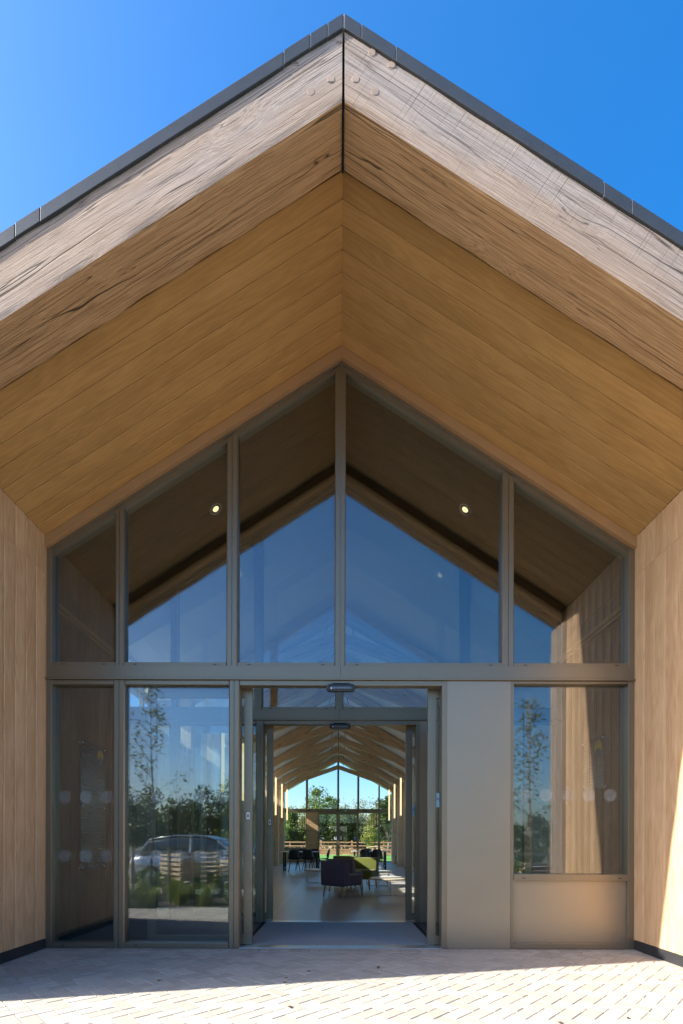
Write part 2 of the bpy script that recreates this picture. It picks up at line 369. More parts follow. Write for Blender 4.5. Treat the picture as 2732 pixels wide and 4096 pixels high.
M['purple'] = fabric('purple_felt', (0.06, 0.045, 0.072), (0.13, 0.10, 0.14)); M['olive'] = fabric('olive_felt', (0.066, 0.076, 0.014), (0.135, 0.145, 0.034))
M['tabletop'] = plain('white_laminate', (0.72, 0.70, 0.66), 0.35, 0, 0.03); M['oaktop'] = oak_mat('oak_table_edge', (0.45, 0.28, 0.13), (0.6, 0.4, 0.21))
M['soil'] = plain('bark_soil', (0.045, 0.03, 0.02), 0.95, 0, 0.5, 14, 0.9)
M['tarmac'] = plain('tarmac', (0.055, 0.056, 0.06), 0.9, 0, 0.25, 3, 0.5)
M['lawn'] = plain('lawn_turf', (0.075, 0.21, 0.018), 0.9, 0, 0.25, 2.5, 0.8)
M['field'] = plain('dry_meadow', (0.36, 0.27, 0.125), 0.95, 0, 0.3, 1.2, 0.8)
M['ground'] = plain('rough_ground', (0.12, 0.13, 0.05), 0.95, 0, 0.4, 0.4, 0.8)
M['fence'] = oak_mat('fence_timber', (0.30, 0.155, 0.085), (0.45, 0.26, 0.155))
M['pallet'] = oak_mat('pallet_pine', (0.42, 0.30, 0.18), (0.62, 0.48, 0.32))
M['bark'] = plain('grey_bark', (0.10, 0.08, 0.065), 0.9, 0, 0.35, 20, 0.6)
M['leafA'] = leaf_mat('oak_leaves', (0.045, 0.09, 0.014), (0.11, 0.18, 0.035))
M['leafB'] = leaf_mat('yellow_green_leaves', (0.13, 0.16, 0.025), (0.24, 0.25, 0.05))
M['leafC'] = leaf_mat('dark_hedge_leaves', (0.015, 0.032, 0.009), (0.05, 0.085, 0.02), 0.25)
M['leafD'] = leaf_mat('autumn_leaves', (0.07, 0.075, 0.022), (0.17, 0.15, 0.05))
M['grass'] = leaf_mat('grass_blades', (0.10, 0.14, 0.03), (0.27, 0.27, 0.10), 0.5)
M['carpaint'] = plain('silver_car_paint', (0.50, 0.52, 0.55), 0.25, 0.6, 0.03, 6, 0, 0.5, Coat_Weight=0.6)
M['carglass'] = plain('car_glass', (0.09, 0.10, 0.11), 0.05, 0, 0.02, 6, 0, 0.8)
M['rubber'] = plain('rubber', (0.02, 0.02, 0.02), 0.85); M['red'] = plain('red_lens', (0.25, 0.01, 0.01), 0.2)

# ------------------------------------------------------------------ the ground
S = 0.645                                         # roof slope
TH = math.atan(S)
def sheet(name, mat, x0, x1, y0, y1, z, t=0.3):
    return tag(MB().box(x0, x1, y0, y1, z - t, z).build(name, mat), kind='structure')
tag(MB().add([(-900,-900,-0.30),(900,-900,-0.30),(900,900,-0.30),(-900,900,-0.30)], [(0,1,2,3)]).build('ground', M['ground']), kind='structure')
sheet('car_park', M['pale'], -40, 40, -26, -6.2, -0.22, 0.06)
sheet('planting_bed', M['soil'], -9, -1.55, -6.18, -2.82, -0.02)
sheet('planting_bed', M['soil'], 1.75, 9, -6.18, -2.82, -0.02)
sheet('lawn', M['lawn'], -60, 60, 23.6, 38.5, -0.035)
sheet('bounce_paving', M['pale'], 3.5, 9, -1.0, 22.1, -0.05)  # unseen pale paving, added both sides to bounce light onto the hall ceiling
sheet('bounce_paving', M['pale'], -11, -3.5, -1.0, 22.1, -0.05)
sheet('terrace', M['sand'], -60, 60, 22.15, 23.59, -0.03)
sheet('meadow', M['field'], -160, 160, 38.51, 170, -0.05)

# herringbone paving
paving = sheet('paving', M['sand'], -4.2, 4.2, -2.81, 0.10, -0.0045)
sheet('path', M['sand'], -1.54, 1.74, -6.19, -2.815, -0.009)
def clip(poly, a, b, c):                          # keep a*x + b*y <= c
    o = []
    for i in range(len(poly)):
        p, q = poly[i], poly[(i+1) % len(poly)]
        dp, dq = a*p[0]+b*p[1]-c, a*q[0]+b*q[1]-c
        if dp <= 0: o.append(p)
        if dp*dq < 0: t = dp/(dp-dq); o.append((p[0]+(q[0]-p[0])*t, p[1]+(q[1]-p[1])*t))
    return o
def area(p): return 0.5*sum(p[i][0]*p[(i+1) % len(p)][1]-p[(i+1) % len(p)][0]*p[i][1] for i in range(len(p)))
def inset(p, d):
    n = len(p); o = []
    for i in range(n):
        a, b, c = Vector(p[i-1]), Vector(p[i]), Vector(p[(i+1) % n])
        e1, e2 = (b-a), (c-b)
        if e1.length < 1e-6 or e2.length < 1e-6: o.append(tuple(b)); continue
        e1.normalize(); e2.normalize(); n1, n2 = Vector((-e1.y, e1.x)), Vector((-e2.y, e2.x))
        k = 1 + n1.dot(n2); o.append(tuple(b + (n1+n2)*(d/max(k, 0.4))))
    return o
def paver_geo(p, z=0.0):
    p1 = inset(p, 0.0016); p2 = inset(p, 0.0058); n = len(p)
    vs = [(x, y, z-0.045) for x, y in p1] + [(x, y, z-0.0045) for x, y in p1] + [(x, y, z) for x, y in p2]
    fs = [tuple(range(2*n, 3*n))]
    for k in (0, 1): fs += [(k*n+i, k*n+(i+1) % n, (k+1)*n+(i+1) % n, (k+1)*n+i) for i in range(n)]
    return vs, fs
W0 = 0.1; cs = math.sqrt(0.5)
def rot45(x, y): return ((x+y)*cs, (y-x)*cs)      # the (1,1) run of the pattern follows the facade
bricks = []
zone = [(1,0,3.0-0.105), (-1,0,3.0-0.105), (0,1,-0.155), (0,-1,6.15)]
for i in range(-75, 76):
    for j in range(-75, 76):
        k = (i-j) % 4
        if k == 0: r = (i, j, i+2, j+1)
        elif k == 3: r = (i, j, i+1, j+2)
        else: continue
        ctr = rot45((r[0]+r[2])/2*W0, (r[1]+r[3])/2*W0)
        if abs(ctr[0]) > 3.1 or ctr[1] > 0.15 or ctr[1] < -6.3: continue
        poly = [rot45(x*W0, y*W0) for x, y in ((r[0],r[1]),(r[2],r[1]),(r[2],r[3]),(r[0],r[3]))]
        full = poly
        for a, b, c in zone: poly = clip(poly, a, b, c) if poly else poly
        if ctr[1] < -2.9:                         # the path narrows between the beds
            for a, b, c in ((1,0,1.72), (-1,0,1.52)): poly = clip(poly, a, b, c) if len(poly) > 2 else []
        if len(poly) < 3 or area(poly) < 4e-4: continue
        bricks.append((ctr, poly, abs(area(poly)-0.02) < 1e-5, k))
x = -3.0
while x < 3.0 - 1e-6:                             # header course along the screen
    bricks.append(((x+0.05, -0.08), [(x, -0.155), (x+0.1, -0.155), (x+0.1, -0.003), (x, -0.003)], False, 9)); x += 0.1
for sx in (-1, 1):                                # stretcher course along each wall
    y = -0.155
    while y > -2.79:
        x0, x1 = sorted((sx*2.895, sx*3.0)); bricks.append(((sx*2.95, y-0.1), [(x0, y-0.2), (x1, y-0.2), (x1, y), (x0, y)], False, 9)); y -= 0.2
for x0 in (-4.2, 3.0):                            # returns in front of the porch walls
    for a in range(12):
        for b in range(5):
            xx, yy = x0+a*0.1, -1.76-(b+1)*0.2
            bricks.append(((xx+.05, yy+.1), [(xx, yy), (xx+.1, yy), (xx+.1, yy+.2), (xx, yy+.2)], False, 9))
def in_view(c):
    Y = c[1]+YF
    if Y < 2.85: return False
    u = (c[0]-CX)/Y*F_PX+VPX; return -40 < u < 2772
vis = sorted([b for b in bricks if in_view(b[0])], key=lambda b: b[0][1]); single = set(id(b) for b in vis[:300])
base = {}
def z_at(c): return 0.0012*math.sin(c[0]*37.1+c[1]*91.7)
field = MB(); frnd = []
for b in bricks:
    ctr, poly, whole, k = b
    if id(b) in single:
        if whole:
            if k not in base:
                vs, fs = paver_geo([(p[0]-ctr[0], p[1]-ctr[1]) for p in poly]); me = bpy.data.meshes.new('paver'); me.from_pydata(vs, [], fs); me.materials.append(M['paver']); base[k] = me
            me = base[k]
        else:
            vs, fs = paver_geo([(p[0]-ctr[0], p[1]-ctr[1]) for p in poly]); me = bpy.data.meshes.new('paver'); me.from_pydata(vs, [], fs); me.materials.append(M['paver'])
        o = bpy.data.objects.new('paver', me); COL.objects.link(o); o.parent = paving; o.location = (ctr[0], ctr[1], z_at(ctr))
        o.rotation_euler = (random.gauss(0, 0.0022), random.gauss(0, 0.0022), 0)
    else:
        vs, fs = paver_geo(poly, z_at(ctr)); field.add(vs, fs); frnd += [random.random()]*len(fs)
fo = field.build('paver_field', M['paver'], paving); fo['kind'] = 'stuff'
at = fo.data.attributes.new('rnd', 'FLOAT', 'FACE'); at.data.foreach_set('value', frnd)

# ------------------------------------------------------------------ the building
YB = F_PX/72.5 - YF                               # garden end
YL = F_PX/295.0 - YF                              # inner lobby screen
Y0, Y1 = -1.74, -1.40                             # gable beam front and back
ZS = 6.125                                        # soffit at the ridge
B = empty('community_hall'); tag(B, 'timber clad hall with glazed gable entrance under a deep oak framed porch', 'building')

def board_mesh(L, Wd, t=0.02, mirror=False, g=0.0012, cw=0.016, cd=0.0035):
    # shiplap board: flat face with a shallow cove along one edge and a fine open joint; length on local x, face towards -z
    pr = [(g, 0.010), (g+0.0005, 0.002), (g+0.003, 0.0), (Wd-cw, 0.0), (Wd-cw*0.55, cd*0.22), (Wd-cw*0.25, cd*0.65), (Wd-g-0.001, cd), (Wd-g, 0.014), (Wd-g, t), (g, t)]
    if mirror: pr = [(Wd-y, z) for y, z in pr][::-1]
    n = len(pr); m = MB()
    vs = [(0, y, z) for y, z in pr] + [(L, y, z) for y, z in pr]
    m.add(vs, [tuple(range(n)), tuple(range(2*n-1, n-1, -1))] + [((i+1) % n, i, i+n, (i+1) % n+n) for i in range(n)])
    me = bpy.data.meshes.new('board'); me.from_pydata(m.v, [], m.f); me.update(); return me
BW = 0.1632
def boards(part, me, mat, mats):
    me.materials.clear(); me.materials.append(mat)
    for mt in mats:
        o = bpy.data.objects.new('board', me); COL.objects.link(o); o.parent = part; o.matrix_local = mt
def soffit(name, ya, yb, mat, x_end=2.995):
    part = MB().prism([(-x_end, ZS+0.024-S*x_end), (0, ZS+0.024), (x_end, ZS+0.024-S*x_end), (x_end, ZS+0.034-S*x_end), (0, ZS+0.034), (-x_end, ZS+0.034-S*x_end)], ya, yb).build(name, M['gap'], B)
    L = x_end*math.sqrt(1+S*S)
    me = board_mesh(L, BW); me2 = board_mesh(L, BW, mirror=True)
    mats = []; mats2 = []; n = int(math.ceil((yb-ya)/BW))
    for i in range(n):
        y = yb - (i+1)*BW
        if y < ya - 0.01: break
        for sx in (1, -1):
            c, s_ = math.cos(TH), math.sin(TH)
            ux = Vector((sx*c, 0, -s_)); uz = Vector((sx*s_, 0, c)); uy = uz.cross(ux)
            m = Matrix((ux, uy, uz)).transposed().to_4x4()
            m.translation = Vector((0, y if uy.y > 0 else y+BW, ZS)); (mats if uy.y > 0 else mats2).append(m)
    boards(part, me, mat, mats); boards(part, me2, mat, mats2); return part
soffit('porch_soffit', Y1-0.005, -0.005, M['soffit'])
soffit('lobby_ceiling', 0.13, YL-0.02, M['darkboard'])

def clad_wall(name, sx, ya, yb, joint, top, skirt_h=0.10, mat='board'):
    x0, x1 = sorted((sx*3.024, sx*3.36))
    part = MB().box(x0, x1, ya, yb, 0.0, top+0.02).build(name, M['gap'], B)
    n = int(round((yb-ya)/BW)); wd = (yb-ya)/n
    for z0, z1 in ((skirt_h, joint-0.0015), (joint+0.0015, top)):
        me = board_mesh(z1-z0, wd, g=0.0012, cw=0.045, cd=0.0055); mats = []
        for i in range(n):
            ux = Vector((0, 0, 1)); uz = Vector((sx, 0, 0)); uy = uz.cross(ux)
            m = Matrix((ux, uy, uz)).transposed().to_4x4()
            y = ya+i*wd
            m.translation = Vector((sx*3.0, y if uy.y > 0 else y+wd, z0)); mats.append(m)
        boards(part, me, M[mat], mats)
    a, b = sorted((sx*2.994, sx*3.06))
    MB().box(a, b, ya, yb, -0.02, skirt_h-0.004).build('skirting', M['skirt'], part, bevel=0.004)
    return part
for sx in (-1, 1):
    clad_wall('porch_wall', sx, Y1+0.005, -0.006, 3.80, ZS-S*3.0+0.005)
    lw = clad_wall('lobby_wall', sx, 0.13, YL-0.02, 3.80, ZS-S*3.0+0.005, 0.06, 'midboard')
    a, b = sorted((sx*2.965, sx*3.01))
    MB().box(a, b, 0.13, YL-0.02, 3.50, 3.53).build('picture_rail', M['trim'], lw); MB().box(a, b, 0.13, YL-0.02, 3.55, 3.60).build('picture_rail', M['trim'], lw)
    # oak post carrying the gable beam
    x0, x1 = sorted((sx*2.99, sx*3.40))
    MB().box(-0.02, ZS-0.13-S*2.99, Y0-0.08, Y1, -(x1-x0)/2, (x1-x0)/2).build('post', M['plug'], B, loc=((x0+x1)/2, 0, 0), rot=(0, R(-90), 0), bevel=0.008)

# gable beams
def beam(sx):
    hp = 0.48*math.cos(TH); zb = 6.0; gap = 0.008
    c, s_ = math.cos(TH), math.sin(TH)
    nu, nv, ny = 90, 9, 8; Lb = 4.15
    ring = []                                     # cross-section loop (v, y) counter-clockwise
    for k in range(nv): ring.append((hp*k/nv, Y0))
    for k in range(ny): ring.append((hp, Y0+(Y1-Y0)*k/ny))
    for k in range(nv): ring.append((hp-hp*k/nv, Y1))
    for k in range(ny): ring.append((0, Y1-(Y1-Y0)*k/ny))
    vs, fs = [], []; n = len(ring); rr = random.Random(5+sx)
    ph = [(rr.uniform(1, 6), rr.uniform(0, 6), rr.uniform(.3, 1)) for _ in range(9)]
    def wob(u, q): return 0.0005*sum(a*math.sin(f*u*2.1+p+q*3.3) for f, p, a in ph)
    for i in range(nu+1):
        for j, (v, y) in enumerate(ring):
            u0 = (gap - v*s_)/c; u = u0 + (Lb-u0)*i/nu
            cv, cyy = v/hp-0.5, (y-Y0)/(Y1-Y0)-0.5
            edge = 1.0 if (abs(abs(cv)-0.5) < 1e-6 and abs(abs(cyy)-0.5) < 1e-6) else 0.0
            d = wob(u, j*0.05)*(0.5+edge*1.4) - edge*0.004
            nv_, ny_ = (cv*2 if abs(cv) > 0.499 else 0), (cyy*2 if abs(cyy) > 0.499 else 0)
            vs.append((u, y+ny_*d, v+nv_*d))
        if i:
            for j in range(n):
                a, b = (i-1)*n+j, (i-1)*n+(j+1) % n; fs.append((a, b, b+n, a+n))
    fs.append(tuple(range(n-1, -1, -1))); fs.append(tuple(range(nu*n, (nu+1)*n)))
    if sx < 0: vs = [(-u, y, v) for u, y, v in vs]; fs = [tuple(reversed(f)) for f in fs]
    m = MB().add(vs, fs)
    o = m.build('gable_beam', M['beamL' if sx < 0 else 'beamR'], B, loc=(0, 0, zb), rot=(0, sx*TH, 0))
    bm_fix(o)
    return o
def bm_fix(o):
    import bmesh
    b = bmesh.new(); b.from_mesh(o.data); bmesh.ops.recalc_face_normals(b, faces=b.faces); b.to_mesh(o.data); b.free()
beams = {sx: beam(sx) for sx in (-1, 1)}
MB().prism([(-0.006, 5.98), (0.006, 5.98), (0.006, 6.46), (-0.006, 6.46)], Y0+0.05, Y1).build('apex_gap_packer', M['gap'], B)
PP = 1/604.0
for sx, pts in ((1, [(907,325), (1030,405), (805,493), (928,570)]), (-1, [(425,405), (650,495), (525,572), (700,250)])):
    for qx, qy in pts:
        px, py = qx/1.567+900, qy/1.567; xw, zw = (px-VPX)*PP+CX, CH+(HOR-py)*PP
        m = MB(); m.tube((0, 0.02, 0), (0, -0.002, 0), 0.026, 0.0255, 20)
        o = m.build('timber_plug', M['plug'], beams[sx], bevel=0.0015)
        o.matrix_local = Matrix.Rotation(-sx*TH, 4, 'Y') @ Matrix.Translation(Vector((xw, Y0, zw-6.0)))

# roof with its verge tiles
roof = MB()
yr0, yr1 = -1.22, YB+0.25
for sx in (-1, 1):
    XE = 3.75
    p = [(0, ZS+0.05), (sx*XE, ZS+0.05-S*XE), (sx*XE, ZS+0.34-S*XE), (0, ZS+0.34)]
    if sx > 0: p = p[::-1]; p = [p[3], p[2], p[1], p[0]]
    roof.prism(p if sx > 0 else p[::-1], yr0, yr1)
roof = roof.build('roof', M['roofdeck'], B); bm_fix(roof)
def verge(sx, xa, xb, i):
    d = 0.0015*((i*7) % 5-2); g = 0.002
    zt, zb = 6.562+d, 6.466+d
    p = [(sx*(xa+g), zb-S*(xa+g)), (sx*(xb-g), zb-S*(xb-g)), (sx*(xb-g), zt-S*(xb-g)), (sx*(xa+g), zt-S*(xa+g))]
    if sx < 0: p = p[::-1]
    MB().prism(p, Y0-0.015+0.001*((i*3) % 3), yr0+0.3).build('verge_tile', M['slate'], roof, bevel=0.003)
for sx, js in ((1, [0.004, 0.118, 0.345, 1.72, 1.905, 3.1, 3.85]), (-1, [0.004, 0.105, 0.220, 0.395, 2.000, 2.165, 3.3, 3.85])):
    for i in range(len(js)-1): verge(sx, js[i], js[i+1], i)
for sx in (-1, 1):
    p = [(sx*0.01, 6.40-S*0.01), (sx*3.7, 6.40-S*3.7), (sx*3.7, 6.478-S*3.7), (sx*0.01, 6.478-S*0.01)]
    q = [(0.0, 6.472), (sx*3.7, 6.472-S*3.7), (sx*3.7, 6.555-S*3.7), (0.0, 6.555)]
    MB().prism(q if sx > 0 else q[::-1], Y0-0.008, yr0+0.25).build('verge_bedding', M['mortar'], roof)
    MB().prism(p if sx > 0 else p[::-1], Y0+0.012, Y1).build('undercloak', M['gap'], roof)

# ------------------------------------------------------------------ glazed screens
TILT = random.Random(23)
def tilt(m):                                       # no pane sits perfectly true in its frame
    ax, az = TILT.uniform(-1, 1)*0.0016, TILT.uniform(-1, 1)*0.0012
    xs = [v[0] for v in m.v]; zs = [v[2] for v in m.v]; xc, zc = (min(xs)+max(xs))/2, (min(zs)+max(zs))/2
    m.v = [(x, y+ax*(x-xc)+az*(z-zc), z) for x, y, z in m.v]; return m
def rect_pane(part, x0, x1, z0, z1, y=0.055, name='window_pane', mat='glass'):
    return tilt(MB().box(x0, x1, y, y+0.022, z0, z1)).build(name, M[mat], part)
def dot(part, x, z, logo, y=0.0535, r=0.065):
    m = MB(); n = 32
    m.prism([(r*math.cos(2*math.pi*i/n), r*math.sin(2*math.pi*i/n)) for i in range(n)], 0, 0.0018)
    return m.build('frosted_dot', M['dotlogo' if logo else 'dot'], part, loc=(x, y, z))
def mullion(part, xc, wd, z0, z1, name='mullion', y0=0.0, y1=0.13):
    h = wd/2; g = 0.003
    pr = [(xc-h, y0+0.012), (xc-h+0.010, y0), (xc-g, y0), (xc-g, y0+0.010), (xc+g, y0+0.010), (xc+g, y0), (xc+h-0.010, y0), (xc+h, y0+0.012), (xc+h, y1), (xc-h, y1)]
    zt = z1 if callable(z1) else (lambda x: z1)
    n = len(pr)
    vs = [(x, y, z0) for x, y in pr]+[(x, y, zt(x)) for x, y in pr]
    return MB().add(vs, [tuple(range(n-1, -1, -1)), tuple(range(n, 2*n))]+[(i, (i+1) % n, (i+1) % n+n, i+n) for i in range(n)]).build(name, M['metal'], part)
def head(x): return 6.01-S*abs(x)
def glasshead(x): return head(x)-0.076
def screen(name, y, rz, door_open=True, front=True):
    part = MB(); gm = {'entrance_screen': 'glass', 'lobby_screen': 'glass3'}.get(name, 'glass2')
    # side frames
    part.box(-3.0, -2.944, 0.0, 0.13, 0.0, head(3.0))
    part = part.build(name, M['metal'], B, loc=(0, y, 0), rot=(0, 0, rz), bevel=0.003)
    MB().box(2.936, 3.0, 0.0, 0.13, 0.0, head(3.0)).build('side_frame', M['metal'], part, bevel=0.003)
    for sx in (-1, 1):                            # raking head, in two steps, and the timber bead under the soffit
        for a, b, ya, yb in ((0.0, 0.026, 0.012, 0.13), (0.026, 0.076, 0.034, 0.128)):
            p = [(0, head(0)-b), (sx*2.999, head(2.999)-b), (sx*2.999, head(2.999)-a), (0, head(0)-a)]
            MB().prism(p if sx > 0 else p[::-1], ya, yb).build('head_frame', M['metal'], part)
        p = [(0, 6.012), (sx*2.999, 6.012-S*2.999), (sx*2.999, 6.118-S*2.999), (0, 6.118)]
        MB().prism(p if sx > 0 else p[::-1], -0.035, 0.129).build('timber_bead', M['trim'], part, bevel=0.003)
    ms = [(-2.257, 0.084), (-1.109, 0.115), (-0.006, 0.112), (1.711, 0.120)]
    for xc, wd in ms: mullion(part, xc, wd, 2.884, lambda x: glasshead(x)+0.002)
    edges = [-2.944]+[q for xc, wd in ms for q in (xc-wd/2, xc+wd/2)]+[2.936]
    for a, b in zip(edges[::2], edges[1::2]):
        p = [(a-0.02, 2.905), (b+0.02, 2.905), (b+0.02, glasshead(b+0.02)+0.02), (a-0.02, glasshead(a-0.02)+0.02)]
        if a < 0 < b: p.insert(3, (0, glasshead(0)+0.02))
        tilt(MB().prism(p, 0.055, 0.077)).build('window_pane', M[gm], part)
        MB().box(a, b, 0.004, 0.128, 2.884, 2.919).build('glazing_bead', M['metal'], part, bevel=0.004)
        MB().box(a+0.1, a+0.135, 0.002, 0.01, 2.894, 2.900).build('drain_slot', M['gap'], part); MB().box(b-0.135, b-0.1, 0.002, 0.01, 2.894, 2.900).build('drain_slot', M['gap'], part)
    for a, b in ((-2.9435, -0.0015), (0.0015, 2.9355)): MB().box(a, b, -0.006, 0.126, 2.752, 2.8835).build('transom', M['metal'], part, bevel=0.002)
    MB().box(-3.004, 3.004, -0.022, 0.05, 2.735, 2.7515).build('drip_rail', M['metal'], part, bevel=0.003)
    # lower storey
    mullion(part, -2.2575, 0.115, 0.0, 2.734)
    mullion(part, -1.083, 0.112, 0.0, 2.734)
    MB().box(1.037, 1.093, 0.0, 0.13, 0.0, 2.734).build('door_jamb', M['metal'], part, bevel=0.003)
    MB().box(-1.027, 1.037, 0.001, 0.10, 2.684, 2.734).build('door_head', M['metal'], part, bevel=0.003)
    for a, b in ((-2.944, -2.315), (-2.200, -1.139)):
        MB().box(a, b, 0.002, 0.128, 2.689, 2.734).build('top_rail', M['metal'], part, bevel=0.004)
        MB().box(a, b, 0.002, 0.128, 0.0, 0.053).build('bottom_rail', M['metal'], part, bevel=0.004)
        rect_pane(part, a-0.02, b+0.02, 0.04, 2.70, mat=gm)
        MB().box(a+0.1, a+0.135, 0.0, 0.008, 0.022, 0.028).build('drain_slot', M['gap'], part)
    MB().box(1.0935, 1.7395, 0.002, 0.128, 0.0, 2.734).build('metal_panel', M['panel'], part, bevel=0.002)
    MB().box(1.7405, 1.770, 0.0, 0.13, 0.0, 2.734).build('mullion', M['metal'], part, bevel=0.003)
    MB().box(1.7705, 2.9355, 0.003, 0.127, 2.707, 2.734).build('top_rail', M['metal'], part, bevel=0.003)
    MB().box(1.7705, 2.9355, -0.008, 0.127, 0.696, 0.765).build('sill_rail', M['metal'], part, bevel=0.004)
    MB().box(1.7705, 2.9355, 0.030, 0.10, 0.061, 0.6955).build('metal_panel', M['panel'], part)
    MB().box(1.7705, 2.9355, -0.002, 0.127, 0.0, 0.0605).build('bottom_rail', M['metal'], part, bevel=0.006)
    rect_pane(part, 1.752, 2.952, 0.75, 2.72, mat=gm)
    for x in (1.85, 2.83): MB().box(x, x+0.04, -0.0095, 0, 0.722, 0.729).build('drain_slot', M['gap'], part)
    if name != 'garden_screen':
        for i, x in enumerate((-2.837, -2.62, -2.399)):
            for z in (0.937, 1.545): dot(part, x, z, i != 1)
        for i, x in enumerate((-2.105, -1.885, -1.657, -1.438, -1.216)):
            for z in (0.937, 1.545): dot(part, x, z, i % 2 == 0)
        for i, x in enumerate((1.90, 2.125, 2.349, 2.563, 2.783)): dot(part, x, 1.576, i % 2 == 0)
    # sliding leaves behind the fixed screen
    for sx in (-1, 1):
        x_in = 0.920 if door_open else 0.004
        a, b = x_in, x_in+1.10
        a, b = (a, b) if sx > 0 else (-b, -a)
        leaf = MB()
        st = 0.088
        leaf.box(a, a+st, 0, 0.045, 0.012, 2.70); leaf.box(b-st, b, 0, 0.045, 0.012, 2.70)
        leaf.box(a+st, b-st, 0.001, 0.044, 0.012, 0.105); leaf.box(a+st, b-st, 0.001, 0.044, 2.60, 2.70)
        leaf = leaf.build('sliding_door', M['metal'], B, bevel=0.003)
        leaf.location = (0, y+0.145*math.cos(rz), 0); leaf.rotation_euler = (0, 0, rz)
        MB().box(a+st-0.01, b-st+0.01, 0.014, 0.030, 0.095, 2.61).build('door_pane', M['glass2'], leaf)
        if name != 'garden_screen':
            for i in range(4):
                for z in (0.937, 1.545): dot(leaf, a+0.22+i*0.22, z, i % 2 == 0, 0.0125)
            xs = -0.965 if sx < 0 else 0.965
            if sx < 0: sticker(leaf, xs, 1.36)
            else: auto_label(leaf, 1.045, 1.53)
    return part
def text_mesh(txt, size, parent, mat, loc, rz=0.0, name='lettering', rot=None):
    cu = bpy.data.curves.new('t', 'FONT'); cu.body = txt; cu.size = size; cu.align_x = 'CENTER'; cu.align_y = 'CENTER'; cu.extrude = 0.0004
    o = bpy.data.objects.new('t', cu); COL.objects.link(o)
    me = bpy.data.meshes.new_from_object(o.evaluated_get(bpy.context.evaluated_depsgraph_get())); bpy.data.objects.remove(o)
    me.materials.clear(); me.materials.append(mat)
    q = bpy.data.objects.new(name, me); COL.objects.link(q); q.parent = parent; q.location = loc; q.rotation_euler = rot or (R(90), 0, rz); return q
def sticker(leaf, x, z):
    MB().box(x-0.016, x+0.016, -0.0015, 0.001, z-0.035, z+0.035).build('sticker', M['white'], leaf)
    MB().box(x-0.007, x+0.007, -0.0022, -0.001, z-0.018, z+0.018).build('sticker_print', M['black'], leaf)
def auto_label(leaf, x, z):
    MB().box(x-0.04, x+0.16, 0.0105, 0.0145, z-0.075, z+0.075).build('sticker', M['cyan'], leaf)
    text_mesh('Automatic', 0.046, leaf, M['blue'], (x+0.065, 0.0098, z+0.01))
screen('entrance_screen', 0.0, 0.0)
screen('lobby_screen', YL, 0.0, True, False)
screen('garden_screen', YB, math.pi, False, False)
# inside lining of the garden screen's blind panel
lin = MB().box(-1.735, -1.10, YB-0.150, YB-0.132, 0.02, 2.72).build('ply_lining', M['ply'], B)
MB().box(-2.93, -1.78, YB-0.150, YB-0.132, 0.02, 0.69).build('ply_lining', M['ply'], B)

# ------------------------------------------------------------------ lobby and hall shell
tag(MB().box(-3.0, 3.0, 0.10, YL+0.10, -0.06, -0.004).build('lobby_floor', M['lobbyfloor']), kind='structure')
mt = MB(); y = 0.13; n_r = 0
vs = []; prof = []
while y < YL-0.03:
    prof += [(y, 0.0035), (y+0.003, 0.0065), (y+0.018, 0.0065), (y+0.021, 0.0035)]; y += 0.026
for yy, zz in prof: vs += [(-0.985, yy, zz), (0.985, yy, zz)]
mt.add(vs, [(2*i, 2*i+1, 2*i+3, 2*i+2) for i in range(len(prof)-1)])
mato = mt.build('entrance_mat', M['mat']); tag(mato, 'ribbed grey entrance matting between the two sets of sliding doors', 'mat')
MB().box(-1.03, -0.985, 0.13, YL-0.03, -0.002, 0.008).build('mat_frame', M['gap'], mato); MB().box(0.985, 1.03, 0.13, YL-0.03, -0.002, 0.008).build('mat_frame', M['gap'], mato)
thr = MB().box(-1.027, 1.037, -0.004, 0.128, -0.004, 0.0085).build('threshold', M['alu'], B, bevel=0.002)
thr2 = MB().box(-1.027, 1.037, YL-0.025, YL+0.12, -0.003, 0.008).build('threshold', M['alu'], B, bevel=0.002)
tag(MB().box(-3.0, 3.0, YL+0.101, YB-0.10, -0.06, 0.0).build('hall_floor', M['floor']), kind='structure')
tag(MB().box(-0.990, -0.980, YL+0.13, YB-0.2, -0.001, 0.0025).build('floor_joint_strip', M['alu']), 'thin metal joint strip running the length of the hall floor', 'strip')

CZ, CS = 5.50, 0.58                               # hall ceiling
ceil = MB()
for sx in (-1, 1):
    p = [(0, CZ), (sx*3.05, CZ-CS*3.05), (sx*3.05, CZ-CS*3.05+0.06), (0, CZ+0.06)]
    ceil.prism(p if sx > 0 else p[::-1], YL+0.2, YB-0.2)
ceil.build('hall_ceiling', M['plaster'], B)
for y in (YL+0.16, YB-0.22):
    bk = MB()
    for sx in (-1, 1):
        p = [(0, CZ), (sx*3.05, CZ-CS*3.05), (sx*3.05, ZS+0.06-S*3.05), (0, ZS+0.06)]
        bk.prism(p if sx > 0 else p[::-1], y, y+0.06)
    bk.build('ceiling_upstand', M['plaster'], B)
TR = [24.4-2.2*i-YF for i in range(8)]            # truss lines
yh0, yh1 = YL+0.13, YB-0.13
wl = MB().box(-3.36, -3.0, yh0, yh1, -0.05, 2.96).build('hall_wall', M['render'], B)
MB().box(-3.36, -3.0, yh0, yh1, 3.68, 4.22).build('wall_plate', M['render'], wl)
wr = MB().box(3.0, 3.36, yh0, yh1, 3.55, 4.22).build('hall_wall', M['render'], B)
MB().box(3.0, 3.36, yh0, yh1, -0.05, 0.10).build('sill', M['render'], wr)
MB().box(3.001, 3.359, yh0, yh0+5.5, 0.101, 3.549).build('sky_block_bay', M['render'], wr)  # solid bay added to block the bright sky behind the side glazing
ends = [yh1]+TR+[yh0]
